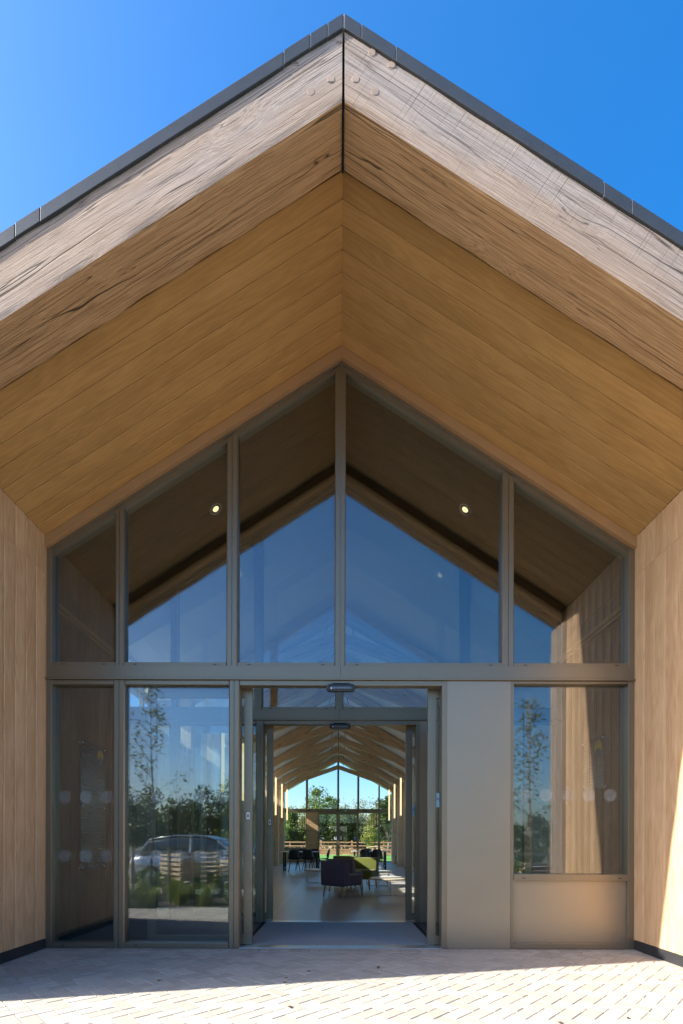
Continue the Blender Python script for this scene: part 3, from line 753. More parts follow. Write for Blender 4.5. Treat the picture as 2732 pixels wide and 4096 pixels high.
for i, y in enumerate(TR):
    MB().box(3.0, 3.36, y-0.25, y+0.25, 0.10, 3.55).build('pier', M['render'], wr)
    MB().box(-3.36, -3.0, y-0.06, y+0.06, 2.96, 3.68).build('clerestory_post', M['metal'], wl)
for a, b in zip(ends, ends[1:]):
    a2, b2 = min(a, b), max(a, b)
    MB().box(-3.20, -3.18, a2, b2, 2.96, 3.68).build('clerestory_pane', M['glass2'], wl)
    mid = (a2+b2)/2
    MB().box(-3.22, -3.16, mid-0.03, mid+0.03, 2.96, 3.68).build('clerestory_post', M['metal'], wl)
    MB().box(3.20, 3.22, a2, b2, 0.10, 3.55).build('window_pane', M['glass2'], wr)  # side glazing out of view, made full height to brighten the hall
# stretches between screens and the side walls, above the lobby
for sx in (-1, 1):
    x0, x1 = sorted((sx*3.001, sx*3.36))
    for ya, yb in ((-0.006, 0.13), (YL-0.02, yh0), (yh1, YB+0.02)): MB().box(x0, x1, ya, yb, -0.05, 4.24).build('wall_return', M['board'], B)

def bar(part, name, mat, p0, p1, w, t, y):        # timber in the x-z plane; p = centre line, length on local x
    p0, p1 = Vector(p0), Vector(p1); d = p1-p0; L = d.length; a = math.atan2(d.y, d.x)
    return MB().box(0, L, -t/2, t/2, -w/2, w/2).build(name, mat, part, loc=(p0.x, y, p0.y), rot=(0, -a, 0), bevel=0.006)
def truss(y):
    T = empty('truss', (0, 0, 0), 0, B); T.location = (0, y, 0)
    for sx in (-1, 1):
        xc = sx*2.85
        col = MB().box(0, 3.72, -0.11, 0.11, -0.15, 0.15).build('column', M['oak'], T, loc=(xc, 0, 0), rot=(0, R(-90), 0), bevel=0.006)
        bar(T, 'rafter', M['oak'], (sx*0.008, CZ-0.165), (sx*3.0, CZ-0.165-CS*3.0), 0.24, 0.20, 0)
        bar(T, 'tie_chord', M['oak'], (sx*0.008, 4.845), (sx*2.55, 4.845-0.354*2.55), 0.19, 0.17, 0)
        MB().tube((sx*0.30, 0, 4.70+0.02), (sx*0.16, 0, 5.36), 0.008).build('steel_rod', M['steel'], T)
    MB().tube((0, 0, 4.74), (0, 0, 5.40), 0.012).build('king_rod', M['steel'], T)
    MB().lathe([(0.022, 0), (0.03, 0.02), (0.03, 0.05), (0.012, 0.06)], 12, (0, 0, 4.72)).build('rod_nut', M['steel'], T)
for y in TR: truss(y)

# ------------------------------------------------------------------ lamps
def tube_lamp(x, y, i, side):
    T = empty('wall_tube_lamp', (x, y, 2.14))
    MB().tube((0, 0, 0.0), (0, 0, 1.47), 0.034, 0.034, 14).build('diffuser', M['lamp'], T)
    MB().tube((0, 0, 1.47), (0, 0, 1.52), 0.036, 0.036, 14).build('end_cap', M['steelw'], T); MB().tube((0, 0, -0.02), (0, 0, 0.0), 0.036, 0.036, 14).build('end_cap', M['steelw'], T)
    MB().tube((0, 0, 1.52), (0, 0, CZ-CS*abs(x)-2.14+0.02), 0.004, 0.004, 6).build('cable', M['steelw'], T)
    tag(T, '%s glowing tube lamp from the garden screen on the %s side' % (('first', 'second', 'third', 'fourth', 'fifth', 'sixth', 'seventh')[i], side), 'lamp', 'tube lamps along the %s columns' % side)
for i, Y in enumerate((23.4, 21.2, 19.1, 16.9, 14.7, 12.5, 10.3)):
    for sx, side in ((-1, 'left hand'), (1, 'right hand')): tube_lamp(sx*2.45, Y-YF, i, 'long clerestory wall' if sx < 0 else 'tall window wall')
for sx, lab in ((-1, 'recessed downlight in the lobby ceiling above the four panel door side'), (1, 'recessed downlight in the lobby ceiling above the blind metal panel side')):
    D = 5.035/((HOR-2035)/F_PX+S*abs((857-VPX)/F_PX)); xw = 1.52; yw = D-YF
    T = empty('downlight', (sx*xw, yw, ZS-S*xw)); T.rotation_euler = (0, sx*TH, 0)
    MB().lathe([(0.038, 0.012), (0.075, -0.004), (0.078, -0.008), (0.082, -0.002), (0.082, 0.004), (0.04, 0.02)], 28).build('reflector_ring', M['alu'], T, True)
    MB().lathe([(0.0, -0.003), (0.04, -0.003), (0.04, 0.006), (0.0, 0.006)], 20).build('bulb', M['spot'], T, True)
    tag(T, lab.replace('four panel door side', 'frosted dot windows'). replace('blind metal panel side', 'blind metal panel'), 'downlight')

# ------------------------------------------------------------------ door sensors, exit sign, notices
def sensor(x, y, z, w_, lab):
    T = empty('door_sensor', (x, y, z))
    h = 0.078*w_/0.295; m = MB(); n = 10; prof = []
    for sx, a0 in ((1, -90), (-1, 90)):
        for i in range(n+1): a = R(a0+180*i/n); prof.append((sx*(w_/2-h/2)+math.cos(a)*h/2, math.sin(a)*h/2))
    m.prism(prof, -0.05, 0.0); m.build('housing', M['black'], T, bevel=0.012)
    MB().box(-w_*0.36, w_*0.36, -0.053, -0.04, -h*0.16, h*0.12).build('lens_strip', M['carglass'], T, bevel=0.004)
    MB().tube((-w_*0.33, -0.045, -h*0.1), (-w_*0.33, -0.056, -h*0.1), 0.009, 0.007, 10).build('indicator', M['white'], T)
    MB().box(-w_*0.3, w_*0.3, -0.03, 0.0, h/2-0.004, h/2+0.012).build('bracket', M['gap'], T)
    tag(T, lab, 'sensor')
sensor(0.005, 0.001, 2.612+0.036, 0.295, 'black motion sensor over the outer sliding doors')
sensor(0.005, YL+0.001, 2.612+0.036, 0.29, 'black motion sensor over the inner sliding doors')
for x, lab in ((0.0, 'black sensor bar on the garden screen transom beside the exit sign'), (1.45, 'black sensor bar on the garden screen transom over the desk table'), (-1.65, 'black sensor bar on the garden screen transom above the plywood panel')):
    T = MB().box(x-0.10, x+0.10, YB-0.17, YB-0.125, 2.80, 2.845).build('door_sensor', M['black'], bevel=0.01); tag(T, lab, 'sensor')
T = empty('exit_sign', (0.33, YB-0.128, 2.81)); tag(T, 'green emergency exit sign with white running figure over the garden doors', 'sign')
MB().box(-0.17, 0.17, -0.02, 0.0, -0.065, 0.065).build('sign_plate', M['green_sign'], T)
fig = MB().tube((0.0, -0.0205, 0.035), (0.0, -0.0225, 0.035), 0.012, n=10)
fig.path([(0.0, -0.0215, 0.02), (-0.012, -0.0215, -0.01), (-0.03, -0.0215, -0.03), (-0.03, -0.0215, -0.045)], 0.006); fig.path([(-0.012, -0.0215, -0.01), (0.012, -0.0215, -0.025), (0.03, -0.0215, -0.045)], 0.006); fig.path([(-0.03, -0.0215, 0.005), (0.0, -0.0215, 0.015), (0.03, -0.0215, 0.0)], 0.005)
fig.build('running_figure', M['white'], T)
MB().box(0.07, 0.13, -0.0225, -0.02, -0.045, 0.045).build('door_mark', M['white'], T)
MB().prism([(-0.14, 0.0), (-0.10, -0.03), (-0.10, 0.03)], -0.0225, -0.02).build('arrow', M['white'], T)
for x, z, w_, h_, mt_, lab in ((-0.92, 1.30, 0.10, 0.20, 'blue', 'blue fire door notice on the garden door beside the plywood panel'), (0.92, 1.30, 0.10, 0.20, 'blue', 'blue fire door notice on the garden door beside the desk with oak legged chairs'),
                               (-0.14, 1.33, 0.16, 0.20, 'white', 'wide white paper notice on the garden door meeting stile'), (0.16, 1.33, 0.11, 0.20, 'white', 'narrow white paper notice on the garden door meeting stile')):
    T = MB().box(x-w_/2, x+w_/2, YB-0.204, YB-0.189, z-h_/2, z+h_/2).build('door_notice', M[mt_]); tag(T, lab, 'notice')
    if mt_ == 'blue':
        MB().tube((x, YB-0.204, z+0.04), (x, YB-0.2055, z+0.04), 0.032, n=16).build('notice_symbol', M['white'], T)
        for k in range(2): MB().box(x-0.035, x+0.035, YB-0.2055, YB-0.2035, z-0.045-k*0.025, z-0.035-k*0.025).build('notice_line', M['white'], T)
    else:
        for k in range(4): MB().box(x-w_*0.35, x+w_*0.35, YB-0.2055, YB-0.2035, z-0.06+k*0.035, z-0.055+k*0.035).build('notice_line', M['black'], T)

# wall signs in the lobby
def wall_sign(sx, ya, yb, z0, z1, mat, lab):
    T = empty('wall_sign', (sx*2.965, (ya+yb)/2, (z0+z1)/2)); w2, h2 = (yb-ya)/2, (z1-z0)/2
    MB().box(-0.003, 0.003, -w2, w2, -h2, h2).build('acrylic_panel', M[mat], T)
    for py in (-w2+0.03, w2-0.03):
        for pz in ((-h2+0.03, h2-0.03) if h2 < 0.5 else (-h2+0.03, 0, h2-0.03)):
            MB().tube((sx*0.036, py, pz), (-sx*0.010, py, pz), 0.012, 0.012, 12).build('standoff', M['alu'], T)
    ly = w2-0.13 if sx < 0 else -w2+0.13
    MB().tube((0, ly, h2-0.12), (-sx*0.006, ly, h2-0.12), 0.075, 0.075, 24).build('emblem', M['yellow'], T); MB().tube((0, ly, h2-0.185), (-sx*0.008, ly, h2-0.185), 0.05, 0.05, 24).build('emblem', M['tealblue'], T)
    tag(T, lab, 'sign')
k = F_PX/2732
wall_sign(-1, 7.82*k-YF, 8.63*k-YF, 0.75, 2.26, 'sign1', 'tall dark acrylic directory sign on the lobby wall with yellow emblem')
wall_sign(1, 7.65*k-YF, 8.35*k-YF, 1.70, 2.31, 'sign2', 'small acrylic welcome sign on the lobby wall with yellow emblem')

# ------------------------------------------------------------------ furniture
def superbox(x0, x1, y0, y1, z0, z1, n=2, bulge=0.03):
    m = MB().box(x0, x1, y0, y1, z0, z1); return m
def lounge(name, mat, cx, cy_, rz, lab, cat='lounge chair'):
    # local: seat extends +x, backrest along -x side, 0.60 x 0.62
    T = empty(name, (cx, cy_, 0), rz); tag(T, lab, cat, 'felt lounge seats')
    h = 0.31
    seat = MB().zprism([(-0.30, -h), (0.22, -h), (0.31, -h+0.10), (0.325, 0), (0.31, h-0.10), (0.22, h), (-0.30, h)], 0.23, 0.445).build('seat', mat, T, True)
    bv = seat.modifiers.new('bevel', 'BEVEL'); bv.width = 0.045; bv.segments = 4; bv.limit_method = 'ANGLE'; bv.angle_limit = R(40)
    back = MB(); pr = [(-0.32, 0.22), (-0.10, 0.24), (-0.13, 0.46), (-0.17, 0.715), (-0.34, 0.725)]
    vs = [(x, -h-0.005, z) for x, z in pr]+[(x, h+0.005, z) for x, z in pr]; q = len(pr)
    back.add(vs, [tuple(range(q)), tuple(range(2*q-1, q-1, -1))]+[((i+1) % q, i, i+q, (i+1) % q+q) for i in range(q)])
    back = back.build('backrest', mat, T, True); bm_fix(back)
    bv = back.modifiers.new('bevel', 'BEVEL'); bv.width = 0.03; bv.segments = 4; bv.limit_method = 'ANGLE'; bv.angle_limit = R(30)
    for sx in (-1, 1):
        for sy in (-1, 1): MB().tube((sx*0.25, sy*0.25, 0.26), (sx*0.275, sy*0.275, 0.0), 0.026, 0.013, 10).build('leg', M['oaktop'], T, True)
a = math.atan2(0.47, 0.455)
lounge('lounge_chair', M['purple'], 0.085, 4.80, a, 'purple felt lounge chair with its back turned to the lobby')
lounge('lounge_chair', M['purple'], 0.17, 5.90, a+0.25, 'purple felt lounge chair wedged between the other purple chair and green seats')
lounge('lounge_chair', M['olive'], 0.56, 6.55, R(-112), 'olive green lounge chair beside the small round table, front one of the green pair')
lounge('lounge_chair', M['olive'], 0.22, 7.75, R(-80), 'olive green lounge chair facing the lobby, rear one of the green pair')
def coffee(cx, cy_, r, z, rz, lab):
    T = empty('coffee_table', (cx, cy_, 0), rz); tag(T, lab, 'coffee table', 'round coffee tables')
    MB().lathe([(r-0.012, z-0.032), (r, z-0.022), (r, z-0.004)], 48).build('table_top', M['oaktop'], T); MB().lathe([(r-0.004, z-0.0045), (r-0.004, z)], 48).build('laminate', M['tabletop'], T)
    for kk in range(3):
        a = R(120*kk); c, s_ = math.cos(a), math.sin(a); q = r*0.86
        MB().path([(c*q, s_*q, z-0.03), (c*q, s_*q, 0.06), (c*(q-0.04), s_*(q-0.04), 0.015), (c*0.02, s_*0.02, 0.012)], 0.009, 8).build('leg', M['steelw'], T, True)
        b_ = R(120*kk+18); c2, s2 = math.cos(b_), math.sin(b_)
        MB().path([(c2*q, s2*q, z-0.03), (c*(q-0.04), s_*(q-0.04), 0.02)], 0.007, 6).build('brace', M['steelw'], T, True)
coffee(1.06, 4.98, 0.42, 0.365, R(205), 'round coffee table with white wire legs beside the purple chair')
coffee(0.99, 7.25, 0.36, 0.37, R(80), 'round coffee table with white wire legs behind the green seats')
coffee(-0.50, 7.95, 0.40, 0.37, R(185), 'round coffee table with white wire legs alone in front of the left desk')
def desk(cx, cy_, wd, dp, lab):
    T = empty('desk_table', (cx, cy_, 0)); tag(T, lab, 'table', 'long meeting tables')
    MB().box(-wd/2, wd/2, -dp/2, dp/2, 0.715, 0.74).build('table_top', M['tabletop'], T, bevel=0.004)
    for sx in (-1, 1):
        for sy in (-1, 1): MB().box(sx*(wd/2-0.13)-0.03, sx*(wd/2-0.13)+0.03, sy*(dp/2-0.08)-0.03, sy*(dp/2-0.08)+0.03, 0.02, 0.715).build('leg', M['black'], T, bevel=0.005)
        MB().box(sx*(wd/2-0.13)-0.02, sx*(wd/2-0.13)+0.02, -dp/2+0.11, dp/2-0.11, 0.10, 0.15).build('foot_rail', M['black'], T)
        for sy in (-1, 1): MB().lathe([(0.0, 0.0), (0.028, 0.0), (0.028, 0.03), (0.0, 0.03)], 10, (sx*(wd/2-0.13), sy*(dp/2-0.08), 0)).build('castor', M['black'], T)
def shell_chair(cx, cy_, rz, legmat, lab, grp):
    T = empty('shell_chair', (cx, cy_, 0), rz); tag(T, lab, 'chair', grp)
    # moulded shell: rows from the front lip over the seat and up the back (local +y is the front)
    rows = [(0.21, 0.435, 0.20, 0.0), (0.18, 0.455, 0.215, 0.0), (0.05, 0.440, 0.225, 0.02), (-0.10, 0.435, 0.225, 0.035), (-0.19, 0.475, 0.22, 0.05), (-0.225, 0.56, 0.215, 0.055), (-0.245, 0.68, 0.205, 0.05), (-0.262, 0.78, 0.17, 0.035), (-0.268, 0.82, 0.11, 0.015)]
    n = 9; vs = []; fs = []
    for y, z, hw, cup in rows:
        for i in range(n):
            t_ = i/(n-1)*2-1; up = abs(t_)**2.4*cup
            fwd = up*1.6 if z > 0.5 else 0.0
            vs.append((t_*hw, y+fwd, z+(up if z <= 0.5 else 0)))
    for r_ in range(len(rows)-1):
        for i in range(n-1): fs.append((r_*n+i, r_*n+i+1, (r_+1)*n+i+1, (r_+1)*n+i))
    sh = MB().add(vs, fs).build('shell', M['black'], T, True); so_ = sh.modifiers.new('s', 'SOLIDIFY'); so_.thickness = 0.012
    for sx in (-1, 1):
        for sy in (-1, 1): MB().tube((sx*0.13, sy*0.13, 0.44), (sx*0.21, sy*0.20, 0.0), 0.016, 0.011, 8).build('leg', legmat, T, True)
    MB().path([(-0.15, -0.15, 0.36), (0.15, -0.15, 0.36), (0.15, 0.15, 0.36), (-0.15, 0.15, 0.36), (-0.15, -0.15, 0.36)], 0.008, 6).build('seat_frame', M['steel'], T)
yd1, yd2 = 18.3-YF, 19.6-YF
desk(-1.40, yd1, 1.47, 0.75, 'white topped table on black legs beside the plywood panelled bay'); desk(1.27, yd2, 1.48, 0.75, 'white topped table on black legs nearest the sunlit floor')
g1, g2 = 'black chairs at the plywood side table', 'black chairs at the sunlit side table'
shell_chair(-1.60, yd1-0.50, R(4), M['black'], 'black shell chair with black legs, outer one on the lobby side of table', g1)
shell_chair(-1.08, yd1-0.48, R(-8), M['black'], 'black shell chair with black legs, inner one on the lobby side of table', g1)
shell_chair(-1.42, yd1+0.52, R(178), M['black'], 'black shell chair with black legs, garden side of table by wall', g1)
shell_chair(-0.92, yd1+0.50, R(184), M['black'], 'black shell chair with black legs, garden side of table by doors', g1)
shell_chair(-0.56, yd1+0.05, R(95), M['black'], 'black shell chair at the end of the table facing the wall', g1)
shell_chair(1.02, yd2-0.48, R(6), M['black'], 'black shell chair with dark legs at the sunlit side table', g2)
shell_chair(1.56, yd2-0.52, R(-14), M['fence'], 'black shell chair with reddish wooden legs at the sunlit side table', g2)
shell_chair(1.22, yd2+0.52, R(180), M['black'], 'black shell chair on the garden side of the sunlit table', g2)

# ------------------------------------------------------------------ plants
def leaf_cloud(rng, centers, n, size, flat=0.6):
    m = MB(); vs = m.v; fs = m.f
    for i in range(n):
        c, r = centers[rng.randrange(len(centers))]
        d = Vector((rng.gauss(0, 1), rng.gauss(0, 1), rng.gauss(0, 1)*0.8)); d = d.normalized()*r*(rng.random()**0.45)
        p = c+d
        a = Vector((rng.uniform(-1, 1), rng.uniform(-1, 1), rng.uniform(-1, 1)*flat)).normalized(); b = a.orthogonal().normalized()
        ang = rng.uniform(0, 6.28); b = b*math.cos(ang)+a.cross(b)*math.sin(ang)
        s_ = size*rng.uniform(0.6, 1.3); o = len(vs)
        vs += [tuple(p-a*s_), tuple(p+b*s_*0.45), tuple(p+a*s_), tuple(p-b*s_*0.45)]; fs.append((o, o+1, o+2, o+3))
    return m
def tree(name, lab, x, y, z0, h, rx, mat, n, size, seed, cat='tree', group=None, base=0.28, nclump=26, trunk_r=None, clump=0.34, ry=None):
    rng = random.Random(seed); T = empty(name, (x, y, z0)); tag(T, lab, cat, group)
    tr_ = trunk_r or h*0.022; ry = ry or rx
    cz, rz_ = h*(base+(1-base)/2), h*(1-base)/2
    cl = []
    for i in range(nclump):
        d = Vector((rng.gauss(0, 1), rng.gauss(0, 1), rng.gauss(0, 1))).normalized()*(0.25+0.62*rng.random()**0.5)
        p = Vector((d.x*rx, d.y*ry, cz+d.z*rz_)); cl.append((p, min(rx, rz_)*clump*rng.uniform(0.6, 1.2)))
    tk = MB(); pts = [Vector((0, 0, -0.05))]; 
    for i in range(1, 6): pts.append(Vector((rng.uniform(-1, 1)*tr_*0.8, rng.uniform(-1, 1)*tr_*0.8, h*0.78*i/5)))
    for i in range(5): tk.tube(pts[i], pts[i+1], tr_*(1-0.17*i), tr_*(1-0.17*(i+1)), 8)
    for p, r_ in cl:
        j = rng.randrange(1, 5); q = pts[j]
        if p.z > q.z: tk.tube(q, q.lerp(p, 0.5)+Vector((0, 0, -0.03*h)), tr_*0.38, tr_*0.22, 5); tk.tube(q.lerp(p, 0.5)+Vector((0, 0, -0.03*h)), p, tr_*0.22, tr_*0.06, 5)
    tk.build('trunk', M['bark'], T, True)
    leaf_cloud(rng, cl, n, size).build('crown', mat, T)
    return T
def gx(zx, Y): return (zx/2.8+1080-VPX)/F_PX*Y+CX  # column of the doorway close-up -> x at distance Y
G = 'trees beyond the garden fence'
def gtree(zx, Y, h, rx, mat, seed, lab, n=4200, size=0.16, **kw): tree(kw.pop('name', 'garden_tree'), lab, gx(zx, Y), Y-YF, -0.06, h, rx, M[mat], n, size, seed, 'tree', G, **kw)
gtree(520, 66, 8.4, 2.9, 'leafA', 1, 'round green oak tree seen over the hedge above the garden doors', base=0.2)
gtree(700, 70, 8.2, 2.0, 'leafA', 2, 'narrow green tree beside the central garden mullion', base=0.2)
gtree(300, 50, 5.0, 2.0, 'leafA', 3, 'bushy green tree behind the fence beside the plywood panel', base=0.1)
gtree(1010, 74, 8.0, 3.8, 'leafD', 4, 'sparse brownish tree with bare twigs above the garden hedge', n=1700, size=0.14, base=0.25, nclump=40)
gtree(1330, 46, 7.0, 1.7, 'leafC', 5, 'dark green tree at the window wall side of the garden', base=0.05)
gtree(1140, 41.5, 2.9, 0.95, 'leafB', 6, 'small yellow green tree in front of the fence', n=2600, size=0.07, base=0.05, trunk_r=0.04)
gtree(180, 62, 4.4, 2.4, 'leafA', 7, 'low green tree far behind the fence at the clerestory wall side', base=0.08)
gtree(820, 60, 5.4, 2.6, 'leafD', 8, 'olive toned tree behind the hedge at the garden doors', base=0.1)
gtree(60, 56, 6.2, 2.2, 'leafA', 21, 'green tree beyond the fence past the clerestory wall', base=0.1)
gtree(1480, 54, 7.5, 2.6, 'leafC', 22, 'dark green tree beyond the fence past the tall windows', base=0.1)
for i, (zx, Y, h, rx, mt_) in enumerate(((90, 48, 2.6, 1.5, 'leafA'), (230, 49, 2.4, 1.6, 'leafC'), (380, 49, 2.9, 1.5, 'leafA'), (520, 48, 3.6, 1.7, 'leafC'), (640, 49, 3.9, 1.7, 'leafA'), (760, 48, 3.6, 1.6, 'leafC'), (880, 48.5, 3.8, 1.7, 'leafC'), (1000, 49, 3.3, 1.6, 'leafD'), (1120, 48, 3.1, 1.6, 'leafC'), (1250, 47.5, 3.2, 1.6, 'leafA'))):
    T = tree('hedge_shrub', 'leafy %s hedge shrub growing behind the timber fence' % {'leafA': 'mid green', 'leafC': 'dark green', 'leafD': 'brownish'}[mt_], gx(zx, Y), Y-YF, -0.06, h*1.28, rx*1.1, M[mt_], 4200, 0.11, 40+i, 'shrub', '%s shrubs behind the garden fence' % {'leafA': 'mid green', 'leafC': 'dark green', 'leafD': 'brownish'}[mt_], base=0.0, trunk_r=0.05)
# post and rail fence
fy = 45-YF
Fz = empty('post_and_rail_fence', (0, fy, -0.05)); tag(Fz, 'timber post and rail fence between the lawn and dry meadow', 'fence')
pxs = [-9.2, -6.9, -4.42, -1.53, 1.31, 2.75, 4.24, 6.5, 8.8]
for xx in pxs:
    big = abs(xx) < 2
    r_ = 0.085 if big else 0.06
    MB().box(xx-r_, xx+r_, -r_, r_, -0.1, 1.30 if big else 1.22).build('post', M['fence'], Fz, bevel=0.01)
for a_, b_ in zip(pxs, pxs[1:]):
    for z in (1.13, 0.80, 0.46, 0.16):
        L = b_-a_; MB().box(0, L-0.02, -0.11, -0.065, -0.055, 0.055).build('rail', M['fence'], Fz, loc=(a_+0.01, 0, z+random.uniform(-.012, .012)))
rng = random.Random(3); m = MB()
for i in range(9000):
    x, y, h = rng.uniform(-11, 11), fy+rng.uniform(0.4, 5.5), rng.uniform(0.25, 0.7); s_ = rng.uniform(-0.15, 0.15); o = len(m.v)
    m.v += [(x-0.018, y, -0.06), (x+0.018, y, -0.06), (x+s_, y+rng.uniform(-.1, .1), h)]; m.f.append((o, o+1, o+2))
M['deadleaf'] = leaf_mat('dead_leaf', (0.10, 0.05, 0.02), (0.20, 0.11, 0.045), 0.1)
M['straw'] = leaf_mat('straw', (0.40, 0.30, 0.13), (0.58, 0.46, 0.24))
tag(m.build('dry_grass', M['straw']), 'tall straw coloured grass behind the timber fence', 'grass', kind='stuff')
# garden bench with a curved back
bx, by = gx(1175, 33), 33-YF
T = empty('garden_bench', (bx, by, -0.035)); tag(T, 'pale wooden bench with curved back on the lawn, seen over the sunlit table', 'bench')
for kx in range(7):
    x = -0.48+kx*0.16; MB().box(x-0.055, x+0.055, 0.18, 0.21, 0.45, 0.80-0.28*(x/0.6)**2*0.4).build('back_slat', M['pallet'], T)
pts = [(-0.56+0.14*i, 0.195, 0.74+0.08*(1-((-0.56+0.14*i)/0.56)**2)) for i in range(9)]
MB().path(pts, 0.04, 8).build('back_rail', M['pallet'], T)
for j in range(4): MB().box(-0.58, 0.58, -0.22+j*0.11, -0.13+j*0.11, 0.41, 0.44).build('seat_slat', M['pallet'], T)
for sx in (-1, 1):
    for yy in (-0.18, 0.18): MB().box(sx*0.52-0.03, sx*0.52+0.03, yy-0.03, yy+0.03, 0, 0.41).build('leg', M['pallet'], T)
MB().tube((0.0, 0.178, 0.72), (0.0, 0.172, 0.72), 0.05, 0.05, 16).build('plaque', M['steel'], T)

# ------------------------------------------------------------------ forecourt behind the camera (it shows in the glass)
def young_tree(x, y, h, seed, lab):
    rng = random.Random(seed); T = empty('young_tree', (x, y, -0.02)); tag(T, lab, 'tree')
    tk = MB(); lv = MB()
    def leafs(p, n, sp, s0):
        for _ in range(n):
            q = Vector(p)+Vector((rng.gauss(0, sp), rng.gauss(0, sp), rng.gauss(0, sp))); a = Vector((rng.uniform(-1, 1), rng.uniform(-1, 1), rng.uniform(-1, .3))).normalized()
            b = a.orthogonal().normalized(); s_ = s0*rng.uniform(.6, 1.3); o = len(lv.v)
            lv.v += [tuple(q), tuple(q+a*s_+b*s_*0.42), tuple(q+a*s_*2), tuple(q+a*s_-b*s_*0.42)]; lv.f.append((o, o+1, o+2, o+3))
    prev = Vector((0, 0, -0.05)); N = 14
    for i in range(1, N+1):
        z = h*i/N; p = Vector((0.02*math.sin(z*2+seed), 0.02*math.cos(z*1.7), z)); tk.tube(prev, p, 0.026*(1-0.9*(i-1)/N), 0.026*(1-0.9*i/N), 8); prev = p
        if z > h*0.42:
            for kk in range(3):
                a = rng.uniform(0, 6.28); L = (h-z)*0.28+0.22; L *= rng.uniform(0.6, 1.2); d = Vector((math.cos(a), math.sin(a), rng.uniform(0.7, 1.3))).normalized()
                q0 = p
                for s_ in range(5):
                    q1 = q0+d*L/5; d = (d+Vector((rng.gauss(0, .16), rng.gauss(0, .16), rng.gauss(0, .1)))).normalized(); tk.tube(q0, q1, 0.007-0.001*s_, 0.006-0.001*s_, 4)
                    if s_ > 0: leafs(q1, 6, 0.06, 0.038)
                    q0 = q1
    tk.build('trunk', M['bark'], T, True); lv.build('crown', M['leafD'], T)
    for sx in (-0.35, 0.35): MB().tube((sx, 0.05, -0.1), (sx, 0.05, 1.0), 0.035, 0.035, 10).build('stake', M['pallet'], T)
    MB().box(-0.38, 0.38, 0.03, 0.05, 0.86, 0.92).build('tie_board', M['pallet'], T)
young_tree(-3.62, -4.31, 4.05, 11, 'slender young staked tree reflected in the wide lower window')
young_tree(3.70, -4.31, 3.7, 12, 'slender young staked tree reflected above the metal sill panel')
def slat_box(x, y, wd, dp, z0, h, n, lab, rz=0.0, half=False):
    T = empty('slatted_crate', (x, y, -0.02), rz); tag(T, lab, 'crate')
    for kx in (-1, 1):
        for ky in (-1, 1): MB().box(kx*(wd/2-0.03)-0.03, kx*(wd/2-0.03)+0.03, ky*(dp/2-0.03)-0.03, ky*(dp/2-0.03)+0.03, -0.05, z0+h).build('corner_post', M['pallet'], T)
    for i in range(n):
        z = z0+h*(i+0.5)/n; t_ = h/n*0.30
        for ky in (-1, 1): MB().box(-wd/2-0.012, wd/2+0.012, ky*(dp/2+0.002)-0.010+ky*0.010, ky*(dp/2+0.002)+0.010+ky*0.010, z-t_, z+t_).build('slat', M['pallet'], T)
        for kx in (-1, 1): MB().box(kx*(wd/2+0.002)-0.010+kx*0.010, kx*(wd/2+0.002)+0.010+kx*0.010, -dp/2, dp/2, z-t_, z+t_).build('slat', M['pallet'], T)
slat_box(-3.18, -5.25, 0.86, 0.86, 0.10, 0.78, 8, 'tall pale slatted timber crate in the planting bed', R(44))
slat_box(-2.25, -5.70, 0.55, 0.55, 0.10, 0.62, 6, 'smaller slatted timber crate in the planting bed nearer the path', R(50))
slat_box(5.0, -6.9, 0.9, 0.5, 0.0, 0.62, 6, 'slatted timber crate beyond the planting bed by the blind panel', 0.1)
def tuft(x, y, h, n, seed, lab, mat='grass', z=-0.03):
    rng = random.Random(seed); m = MB()
    for i in range(n):
        a = rng.uniform(0, 6.28); l = rng.uniform(0.15, 0.8)*h; hh = h*rng.uniform(0.6, 1.1); bx_, by_ = rng.gauss(0, .05), rng.gauss(0, .05); w_ = 0.005
        p0 = Vector((bx_, by_, 0)); p1 = p0+Vector((math.cos(a)*l*0.3, math.sin(a)*l*0.3, hh*0.7)); p2 = p0+Vector((math.cos(a)*l*0.8, math.sin(a)*l*0.8, hh)); s_ = Vector((-math.sin(a), math.cos(a), 0))*w_; o = len(m.v)
        m.v += [tuple(p0-s_), tuple(p0+s_), tuple(p1+s_*.8), tuple(p1-s_*.8), tuple(p2)]; m.f += [(o, o+1, o+2, o+3), (o+3, o+2, o+4)]
    T = m.build('grass_tuft', M[mat], loc=(x, y, z)); tag(T, lab, 'grass tuft', 'ornamental grass tufts in the planting beds'); return T
rng = random.Random(9)
spots = [(-3.1, -2.98), (-2.0, -3.95), (-2.5, -3.7), (-3.6, -3.05), (-1.9, -4.9), (-2.6, -4.75), (-3.0, -3.75), (-2.35, -3.45), (-1.75, -4.2), (-3.75, -4.1), (-3.35, -3.2), (-2.75, -3.35), (-2.25, -3.1), (-1.85, -3.6), (-3.9, -3.5), (-2.9, -4.2), (-2.1, -4.4), (-3.4, -4.7), (-4.4, -4.3), (-5.2, -3.6), (2.2, -3.4), (3.0, -3.3), (3.7, -3.6), (4.4, -3.9), (2.7, -4.4), (3.5, -5.0), (4.6, -5.3)]
for i, (x, y) in enumerate(spots):
    tuft(x, y, rng.uniform(0.32, 0.5), 170, 100+i, 'ornamental grass tuft in the bed beside the tall slatted crate' if x < 0 else 'ornamental grass tuft in the bed on the metal panel side')
